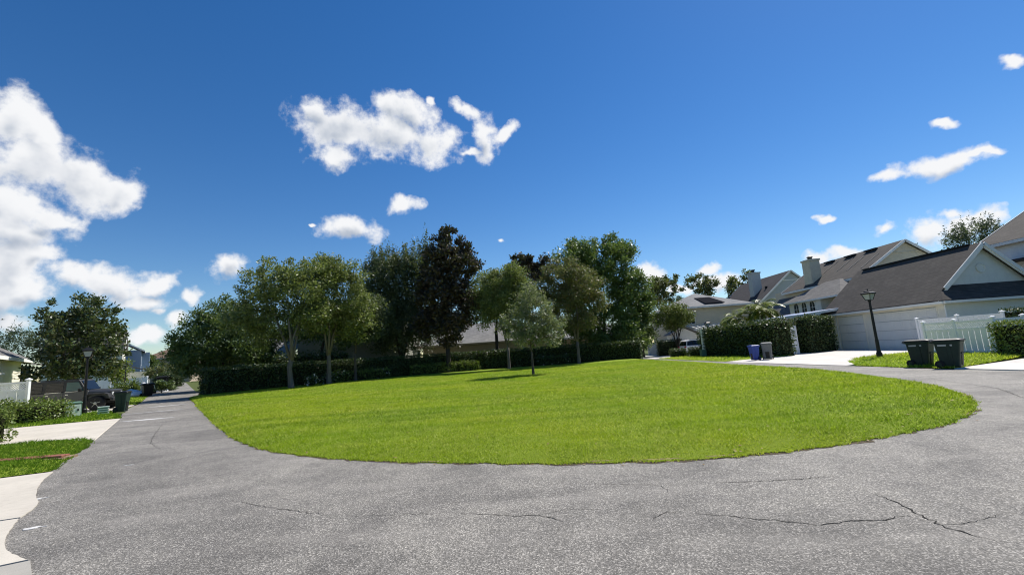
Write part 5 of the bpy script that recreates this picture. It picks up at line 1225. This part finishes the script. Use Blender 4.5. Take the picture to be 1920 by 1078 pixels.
# ------------------------------------------------------------------ lamp posts
def make_lamp():
    r = thing('lamp_post', 'x', 'lamp post', group='black lantern lamp posts')
    part('base', MB().lathe([(.13, -.05), (.13, .25), (.10, .3), (.085, .42), (.078, .9), (.07, .95)], n=14), M_BLACK, r, smooth=False)
    part('pole', MB().lathe([(.066, .93), (.058, 2.0), (.05, 2.86), (.075, 2.88), (.075, 2.93), (.05, 2.95)], n=14), M_BLACK, r)
    ln = part('lantern', MB().loft([[(s * .11, t * .11, 2.95) for s, t in ((-1, -1), (1, -1), (1, 1), (-1, 1))], [(s * .12, t * .12, 2.98) for s, t in ((-1, -1), (1, -1), (1, 1), (-1, 1))]]), M_BLACK, r)
    for s, t in ((-1, -1), (1, -1), (1, 1), (-1, 1)): part('frame_bar', MB().bar((s * .112, t * .112, 2.97), (s * .2, t * .2, 3.26), .026), M_BLACK, ln)
    for k in range(4):
        a = math.pi / 2 * k; ca, sa = math.cos(a), math.sin(a); q = [(-.1, .108, 2.98), (.1, .108, 2.98), (.185, .193, 3.26), (-.185, .193, 3.26)]
        part('pane', MB().add([(x * ca - y * sa, x * sa + y * ca, z) for x, y, z in q] + [(x * ca - (y - .008) * sa, x * sa + (y - .008) * ca, z) for x, y, z in q], [(0, 1, 2, 3), (7, 6, 5, 4), (0, 4, 5, 1), (1, 5, 6, 2), (2, 6, 7, 3), (3, 7, 4, 0)]), M_LAMPG, ln)
    sq = lambda w, z: [(s * w, t * w, z) for s, t in ((-1, -1), (1, -1), (1, 1), (-1, 1))]
    part('cap', MB().loft([sq(.225, 3.26), sq(.24, 3.28), sq(.235, 3.33), sq(.13, 3.40), sq(.12, 3.44), sq(.05, 3.46)]), M_BLACK, ln)
    part('finial', MB().lathe([(.015, 3.46), (.035, 3.49), (.02, 3.53), (.004, 3.56)], n=8), M_BLACK, ln)
    return r
lamp0 = make_lamp()
for i, (x, y, s_, rz, lab) in enumerate([(20.25, 25.25, 1.1, .35, 'black lamp post on the small lawn before the cream garage'), (-22.76, 23.6, 1.0, .75, 'black lamp post in front of the dark off-road car'),
                                         (-43.4, 49.5, 1.0, .7, 'slimmer black lamp post in front of the far white fence'), (19.55, 45.25, 1.0, .1, 'black lamp post beside the white square post')]):
    o = lamp0 if i == 0 else copy_tree(lamp0); o.location = (x, y, .03); o.scale = (s_, s_, s_); o.rotation_euler = (0, 0, rz); o['label'] = lab

# ------------------------------------------------------------------ wheeled bins
def rrect(w, d, r, z, cx=0, cy=0, n=4):
    out = []
    for sx, sy, a0 in ((1, 1, 0), (-1, 1, 90), (-1, -1, 180), (1, -1, 270)):
        for k in range(n + 1):
            a = rad(a0 + 90 * k / n); out.append((cx + sx * (w / 2 - r) + r * math.cos(a), cy + sy * (d / 2 - r) + r * math.sin(a), z))
    return out
def make_bin(mat, lid_mat, label, name='wheeled_bin', group='wheeled bins put out by the alleys', strip=True):
    """wheels and handle at -y, front grips at +y"""
    r = thing(name, label, 'bin', group=group)
    part('body', MB().loft([rrect(.44, .52, .05, .03), rrect(.46, .55, .06, .12), rrect(.50, .62, .06, .45, cy=.01), rrect(.56, .72, .06, .90, cy=.02), rrect(.60, .76, .06, .93, cy=.02), rrect(.60, .76, .06, .985, cy=.02)]), mat, r)
    ld = part('lid', MB().loft([rrect(.64, .84, .06, .985, cy=.02), rrect(.66, .86, .06, 1.0, cy=.02), rrect(.62, .82, .06, 1.03, cy=.02), rrect(.50, .66, .06, 1.065, cy=.02), rrect(.30, .4, .05, 1.072, cy=.02)]), lid_mat, r)
    part('hinge', MB().tube([(-.24, -.42, 1.0), (.24, -.42, 1.0)], [.022] * 2, 8), lid_mat, ld)
    h = MB().tube([(-.24, -.36, .93), (-.24, -.44, .95), (.24, -.44, .95), (.24, -.36, .93)], [.02] * 4, 8); part('handle', h, mat, r)
    part('axle', MB().tube([(-.29, -.27, .13), (.29, -.27, .13)], [.014] * 2, 8), M_CHROME, r)
    for s in (-1, 1):
        w = part('wheel', MB().lathe([(.06, -.03), (.125, -.035), (.135, -.02), (.135, .02), (.125, .035), (.06, .03)], (s * .27, -.27, .135), 18, 'X'), M_RUBBER, r); part('hub', MB().lathe([(.06, -.036), (.065, .0), (.06, .036)], (s * .27, -.27, .135), 12, 'X'), mat, w)
    part('front_grip', MB().box2((-.16, .325, .50), (.16, .362, .56)), mat, r, bev=.01); part('front_recess', MB().loft([rrect(.2, .05, .02, .10, cy=.275), rrect(.24, .05, .02, .48, cy=.318)]), M_BINBLACK, r)
    for s in (-1, 1): part('side_rib', MB().loft([rrect(.03, .1, .01, .12, cx=s * .235, cy=.05), rrect(.03, .1, .01, .86, cx=s * .28, cy=.05)]), mat, r)
    if strip: part('sticker', MB().add([(.279, -.24, .80), (.279, .16, .80), (.287, .16, .86), (.287, -.24, .86), (.255, -.24, .80), (.255, .16, .80), (.265, .16, .86), (.265, -.24, .86)], [(0, 1, 2, 3), (7, 6, 5, 4), (0, 4, 5, 1), (1, 5, 6, 2), (2, 6, 7, 3), (3, 7, 4, 0)]), M_LABEL, r)
    return r
b0 = make_bin(M_DKGREEN, M_BINBLACK, 'left one of the two dark green wheeled bins by the tilted lamp post')
b0.location = (16.75, 18.75, .015); b0.rotation_euler = (0, 0, rad(208)); b0.scale = (1.06, 1.05, 1.02)
b1 = copy_tree(b0); b1['label'] = 'right one of the two dark green wheeled bins, nearer the clipped hedge'; b1.location = (16.65, 17.4, .015); b1.rotation_euler = (0, 0, rad(214))
b2 = copy_tree(b0); b2['label'] = 'dark green wheeled bin in front of the parked off-road car'; b2.location = (-20.55, 23.35, .03); b2.rotation_euler = (0, 0, rad(-75)); b2.scale = (.8, .72, 1.0)
for ch_ in list(b2.children):
    if ch_.name.startswith('sticker'): bpy.data.objects.remove(ch_)
bb = make_bin(M_BINBLUE, M_BINBLUE, 'narrow blue wheeled bin against the tall dark hedge', strip=False); bb.location = (16.75, 31.75, .02); bb.rotation_euler = (0, 0, rad(100)); bb.scale = (.8, .8, 1.0)
bg = make_bin(M_BINGREY, M_BINGREY, 'grey wheeled bin beside the blue one', strip=False); bg.location = (17.75, 31.9, .02); bg.rotation_euler = (0, 0, rad(150)); bg.scale = (1.12, 1.12, 1.12)
bk = make_bin(M_BINBLACK, M_BINBLACK, 'black wheeled bin with pale edges at the near end of the far apron', strip=False); bk.location = (-34.0, 41.2, .02); bk.rotation_euler = (0, 0, rad(-35)); bk.scale = (1.3, 1.15, 1.1)
for s in (-1, 1): part('pale_edge', MB().bar((s * .30, .40, .55), (s * .26, .30, .98), .035), M_PLATE, bk)
for i, (x, y, lab) in enumerate([(-43.4, 54.6, 'black wheeled bin beside the far hedge block'), (-44.0, 55.6, 'black wheeled bin furthest along the alley')]):
    o = make_bin(M_BINBLACK, M_BINBLACK, lab, strip=False); o.location = (x, y, 0); o.rotation_euler = (0, 0, rad(-50)); o.scale = (1.35, 1.35, 1.65)
bl = thing('play_dome', 'rounded blue-grey plastic play dome beside the black bins', 'play dome', (-41.6, 52.4, 0))
part('shell', MB().lathe([(.55, 0), (.6, .3), (.55, .7), (.42, 1.0), (.2, 1.2), (.02, 1.25)], n=14), M_BLUEP, bl); part('base', MB().lathe([(.66, -.02), (.66, .12), (.56, .16)], n=14), M_PLATE, bl); part('window_band', MB().lathe([(.565, .72), (.50, .92)], n=14), M_GLASST, bl)

# ------------------------------------------------------------------ small things
ub = thing('utility_box', 'green metal utility cabinet in front of the low hedge', 'utility box', (-21.95, 22.15, .03), rad(52))
part('body', MB().loft([rrect(.62, .62, .03, -.02), rrect(.60, .60, .03, .66)]), M_UTIL, ub); part('lid', MB().loft([rrect(.66, .66, .03, .66), rrect(.66, .66, .03, .70), rrect(.56, .56, .03, .74)]), M_UTIL, ub)
part('door', MB().box2((-.26, -.335, .06), (.26, -.312, .6)), M_MINT, ub, bev=.01); part('latch', MB().box2((.14, -.35, .3), (.2, -.335, .4)), M_BLACK, ub)
mb_ = thing('slatted_box', 'small pale green slatted box on the grass by the dark bin', 'box', (-20.95, 22.75, .03), rad(40)); mb_.scale = (.85, .85, .85)
part('core', MB().box2((-.22, -.2, 0), (.22, .2, .42)), M_UTIL, mb_)
for k in range(4): part('slat', MB().box2((-.26, -.24, .04 + k * .12), (.26, .24, .10 + k * .12)), M_MINT, mb_, bev=.01)
sb = thing('utility_box', 'small green utility cabinet at the foot of the white post', 'utility box', (18.55, 44.75, .05), .1)
part('body', MB().loft([rrect(.5, .45, .03, -.02), rrect(.48, .43, .03, .6)]), M_UTIL, sb); part('lid', MB().loft([rrect(.54, .49, .03, .6), rrect(.50, .45, .03, .67)]), M_UTIL, sb)
# heap of white bags and things put out by the far drive
rg = random.Random(5)
for i, (x, y, s_, lab) in enumerate([(-36.2, 42.0, 1.0, 'heaped white plastic sack lowest on the far grass'), (-35.2, 41.4, .75, 'flat white plastic sack next to the black pale-edged bin'), (-37.6, 43.2, .8, 'white plastic sack at the foot of the far lamp post')]):
    t = thing('white_sack', lab, 'sack', (x, y, 0), group='white sacks put out on the far grass'); m = MB(); loops = []
    for k in range(7):
        z = .75 * s_ * k / 6; rr = s_ * [.75, .95, 1.0, .9, .7, .4, .08][k]
        loops.append([(rr * math.cos(a) * (1 + rg.uniform(-.18, .18)) * 1.1, rr * math.sin(a) * (1 + rg.uniform(-.18, .18)) * .7, z + rg.uniform(-.04, .04)) for a in [2 * math.pi * j / 12 for j in range(12)]])
    part('sack', m.loft(loops), M_PLATE, t, smooth=True)
ig = thing('covered_chair', 'upright folded item under pale and blue cloth before the far fence', 'folded chair', (-38.6, 46.3, 0), .7)
part('cover', MB().loft([rrect(.5, .4, .08, 0), rrect(.55, .42, .08, .5), rrect(.4, .32, .08, .95), rrect(.22, .2, .06, 1.25)]), M_PLATE, ig, smooth=True)
part('skirt', MB().loft([rrect(.62, .5, .06, 0), rrect(.56, .45, .06, .45)]), M_BLUEP, ig)
for s in (-1, 1): part('pole', MB().tube([(s * .05, 0, 1.1), (s * .35, .05, 1.75)], [.025, .02], 6), M_CHROME, ig)
dk = thing('dark_crate', 'low dark crate in front of the far white fence end', 'crate', (-40.2, 49.3, 0), AZ)
part('body', MB().box2((-1.2, -.4, 0), (1.2, .4, .8)), M_SOLAR, dk, bev=.03); part('lid', MB().box2((-1.24, -.44, .8), (1.24, .44, .86)), M_SOLAR, dk)

# ------------------------------------------------------------------ cars
def wheel(root, x, y, r, w, rim=M_ALLOY, spokes=5):
    s = 1 if y > 0 else -1
    t = part('wheel', MB().lathe([(r * .6, -w / 2), (r * .9, -w / 2), (r, -w * .36), (r, w * .36), (r * .9, w / 2), (r * .6, w / 2)], (x, y, r), 28, 'Y'), M_RUBBER, root, smooth=True)
    part('rim', MB().lathe([(r * .62, -w * .45), (r * .60, w * .45), (r * .2, w * .1), (r * .6, -w * .2)], (x, y, r), 24, 'Y'), M_BLACK, t)
    m = MB()
    for k in range(spokes):
        a = 2 * math.pi * k / spokes + .3; m.bar((x + .06 * math.cos(a), y + s * w * .40, r + .06 * math.sin(a)), (x + r * .58 * math.cos(a), y + s * w * .44, r + r * .58 * math.sin(a)), .055, .03)
    m.lathe([(.09, y + s * w * .34), (.08, y + s * w * .50), (.03, y + s * w * .52)], (x, 0, r), 10, 'Y'); part('spokes', m, rim, t)

def arch_profile(x0, x1, z0, z1, arches, n=10, topf=None):
    """side outline from (x0, z0) with wheel arches cut out of the bottom edge"""
    b = [(x0, z0)]
    for cx_, cz, r in arches:
        dx = math.sqrt(max(r * r - (z0 - cz) ** 2, 0)); a0 = math.atan2(z0 - cz, -dx); a1 = math.atan2(z0 - cz, dx)
        if a0 < 0: a0 += 2 * math.pi
        for k in range(n + 1):
            a = a0 + (a1 - a0) * k / n; b.append((cx_ + r * math.cos(a), cz + r * math.sin(a)))
    b.append((x1, z0)); return b
j = thing('off_road_car', 'dark grey boxy four-door off-road car on its drive', 'car', (-26.25, 26.55, .02), math.atan2(.302, .953))
# local x forward, wheels at +-1.475
R_ = .42
prof = arch_profile(-2.05, 1.02, .52, 1.18, [(-1.475, .44, .56)]) + [(1.02, 1.16), (-2.05, 1.16)]
part('body', MB().extr_y(prof, -.78, .78), M_JEEP, j, bev=.025)
part('underbody', MB().box2((-2.0, -.6, .38), (1.9, .6, .55)), M_BLACK, j)
hd = MB().loft([[(1.0, -.70, .62), (1.0, .70, .62), (1.0, .70, 1.10), (1.0, .58, 1.22), (1.0, -.58, 1.22), (1.0, -.70, 1.10)], [(2.02, -.60, .62), (2.02, .60, .62), (2.02, .60, 1.03), (2.02, .50, 1.13), (2.02, -.50, 1.13), (2.02, -.60, 1.03)]]); part('hood', hd, M_JEEP, j, bev=.03)
gr = part('grille', MB().box2((2.02, -.62, .62), (2.08, .62, 1.10)), M_JEEP, j, bev=.02)
for k in range(7): part('grille_slot', MB().box2((2.078, -.27 + k * .09 - .025, .72), (2.086, -.27 + k * .09 + .025, 1.0)), M_BLACK, gr)
for s in (-1, 1):
    part('headlight', MB().lathe([(.10, 2.07), (.105, 2.10), (.06, 2.115)], (0, s * .46, .9), 14, 'X'), M_AMBER, j)
    # fender flares
    for cx_, x0, x1 in ((1.475, .85, 2.12), (-1.475, -2.1, -.88)):
        pts = [(x0, .60), (x0 + .14, .92), (x0 + .30, 1.0), (x1 - .26, 1.0), (x1 - .06, .92), (x1, .74)]
        m = MB(); vs = []
        for (x, z) in pts: vs += [(x, s * .62, z), (x, s * .935, z - .015), (x, s * .935, z - .075), (x, s * .62, z - .06)]
        fs = []
        for k in range(len(pts) - 1):
            for q in range(4): fs.append((k * 4 + q, k * 4 + (q + 1) % 4, (k + 1) * 4 + (q + 1) % 4, (k + 1) * 4 + q))
        fs += [(0, 1, 2, 3), tuple((len(pts) - 1) * 4 + q for q in (3, 2, 1, 0))]
        part('fender', m.add(vs, fs), M_TOP, j, bev=.015)
    for x0, x1 in ((-.98, -.12), (-.06, .90)):
        d = part('door', MB().box2((x0, s * .775, .56), (x1, s * .80, 1.155)), M_JEEP, j, bev=.018)
        part('handle', MB().box2((x0 + .06, s * .80, 1.0), (x0 + .2, s * .83, 1.035)), M_CHROME, d); part('sill_strip', MB().box2((x0 + .03, s * .79, 1.158), (x1 - .1, s * .808, 1.18)), M_CHROME, d)
    part('mirror', MB().box((.72, s * .93, 1.24), (.12, .2, .17)), M_BLACK, j, bev=.03)
    part('sill_step', MB().box2((-.85, s * .74, .42), (.85, s * .86, .48)), M_BLACK, j, bev=.02)
    part('tail_light', MB().box2((-2.09, s * .66, .86), (-2.05, s * .76, 1.08)), M_RED, j)
    for wx in (1.475, -1.475): wheel(j, wx, s * .79, R_, .27, spokes=5)
# cabin: slanted pillars, dark panes set between them
tp = [(-2.03, 1.165), (.95, 1.165), (.58, 1.78), (.5, 1.84), (-1.92, 1.86), (-1.98, 1.80)]
vs = [(x, -.74 + (z - 1.165) * .11, z) for x, z in tp] + [(x, .74 - (z - 1.165) * .11, z) for x, z in tp]; k = len(tp)
part('hardtop', MB().add(vs, [tuple(range(k)), tuple(range(2 * k - 1, k - 1, -1))] + [(i, i + k, (i + 1) % k + k, (i + 1) % k) for i in range(k)]), M_TOP, j, bev=.03)
for s in (-1, 1):
    for (x0, x1, x2, x3), mt_ in (((-1.80, -1.12, -1.12, -1.76), M_GLASSD), ((-.95, -.16, -.16, -.95), M_GLASSD), ((-.02, .80, .52, -.02), M_GLASST)):
        yy = lambda z: s * (.752 - (z - 1.165) * .11); q = [(x0, yy(1.20), 1.20), (x1, yy(1.20), 1.20), (x2, yy(1.70), 1.70), (x3, yy(1.70), 1.70)]
        part('side_window', MB().add(q + [(x, y - s * .02, z) for x, y, z in q], [(0, 1, 2, 3), (7, 6, 5, 4), (0, 4, 5, 1), (1, 5, 6, 2), (2, 6, 7, 3), (3, 7, 4, 0)]), mt_, j)
q = [(.955, -.62, 1.24), (.955, .62, 1.24), (.63, .60, 1.76), (.63, -.60, 1.76)]; part('windscreen', MB().add(q + [(x - .03, y, z) for x, y, z in q], [(0, 1, 2, 3), (7, 6, 5, 4), (0, 4, 5, 1), (1, 5, 6, 2), (2, 6, 7, 3), (3, 7, 4, 0)]), M_GLASSD, j)
part('front_bumper', MB().box2((2.12, -.85, .50), (2.30, .85, .68)), M_TOP, j, bev=.04); part('rear_bumper', MB().box2((-2.24, -.8, .48), (-2.06, .8, .66)), M_TOP, j, bev=.04)
sw = part('spare_wheel', MB().lathe([(.2, -2.10), (.39, -2.10), (.41, -2.14), (.41, -2.28), (.39, -2.32), (.2, -2.32)], (0, 0, 1.02), 24, 'X'), M_RUBBER, j)
for s in (-1, 1): part('roof_rail', MB().bar((-1.7, s * .5, 1.885), (.3, s * .5, 1.875), .035), M_BLACK, j)

c = thing('estate_car', 'white sport utility car with dark windows, parked tail towards the alley', 'car', (22.0, 53.4, .02), .12)
def sec(x, hw, z0, zs, zt, hwt): return [(x, -hw * .96, z0), (x, hw * .96, z0), (x, hw, z0 + .25), (x, hw * .97, zs), (x, hwt, zt), (x, -hwt, zt), (x, -hw * .97, zs), (x, -hw, z0 + .25)]
prof = arch_profile(-2.35, 2.4, .38, 1.1, [(-1.45, .36, .43), (1.45, .36, .43)]) + [(2.42, .75), (2.25, .98), (1.1, 1.08), (-2.3, 1.14), (-2.42, .8)]
part('body', MB().extr_y(prof, -.94, .94), M_CARW, c, bev=.06, seg=3)
cab = [(1.15, 1.07), (.35, 1.62), (-.1, 1.72), (-1.6, 1.74), (-2.1, 1.62), (-2.32, 1.12)]
yy = lambda z: .90 - max(0, z - 1.08) * .30
vs = [(x, -yy(z), z) for x, z in cab] + [(x, yy(z), z) for x, z in cab]; k = len(cab)
part('cabin_glass', MB().add(vs, [tuple(range(k)), tuple(range(2 * k - 1, k - 1, -1))] + [(i, i + k, (i + 1) % k + k, (i + 1) % k) for i in range(k)]), M_GLASSD, c)
rp = [(.32, 1.60), (-.1, 1.715), (-1.6, 1.745), (-2.16, 1.64), (-2.12, 1.60), (-1.6, 1.67), (-.1, 1.65)]
part('roof_panel', MB().extr_y([(.36, 1.615), (-.1, 1.755), (-1.6, 1.78), (-2.26, 1.66), (-2.12, 1.58), (-1.6, 1.68), (-.1, 1.66)], -.76, .76), M_CARW, c, bev=.03)
for s in (-1, 1):
    for xa, xb in ((1.12, .34), (-.35, -.35), (-1.35, -1.42), (-2.26, -2.1)): part('pillar', MB().bar((xa, s * .905, 1.1), (xb, s * .735, 1.66), .07, .05), M_CARW if xa in (1.12, -2.26) else M_BLACK, c)
    part('tail_light', MB().box2((-2.44, s * .62, .88), (-2.2, s * .925, 1.04)), M_RED, c, bev=.02); part('roof_rail', MB().bar((.0, s * .7, 1.79), (-1.8, s * .7, 1.80), .04), M_CHROME, c)
    for x0 in (-1.3, -.2): part('handle', MB().box2((x0, s * .94, .93), (x0 + .2, s * .965, .97)), M_CHROME, c)
    for wx in (-1.45, 1.45): wheel(c, wx, s * .84, .36, .24)
part('rear_window', MB().add([(-2.345, -.7, 1.18), (-2.345, .7, 1.18), (-2.14, .6, 1.58), (-2.14, -.6, 1.58), (-2.33, -.7, 1.18), (-2.33, .7, 1.18), (-2.12, .6, 1.58), (-2.12, -.6, 1.58)], [(0, 1, 2, 3), (7, 6, 5, 4), (0, 4, 5, 1), (1, 5, 6, 2), (2, 6, 7, 3), (3, 7, 4, 0)]), M_GLASSD, c)
part('number_plate', MB().box2((-2.45, -.18, .82), (-2.42, .18, .94)), M_LABEL, c); part('rear_bumper', MB().box2((-2.46, -.9, .40), (-2.3, .9, .62)), M_BINGREY, c, bev=.04)
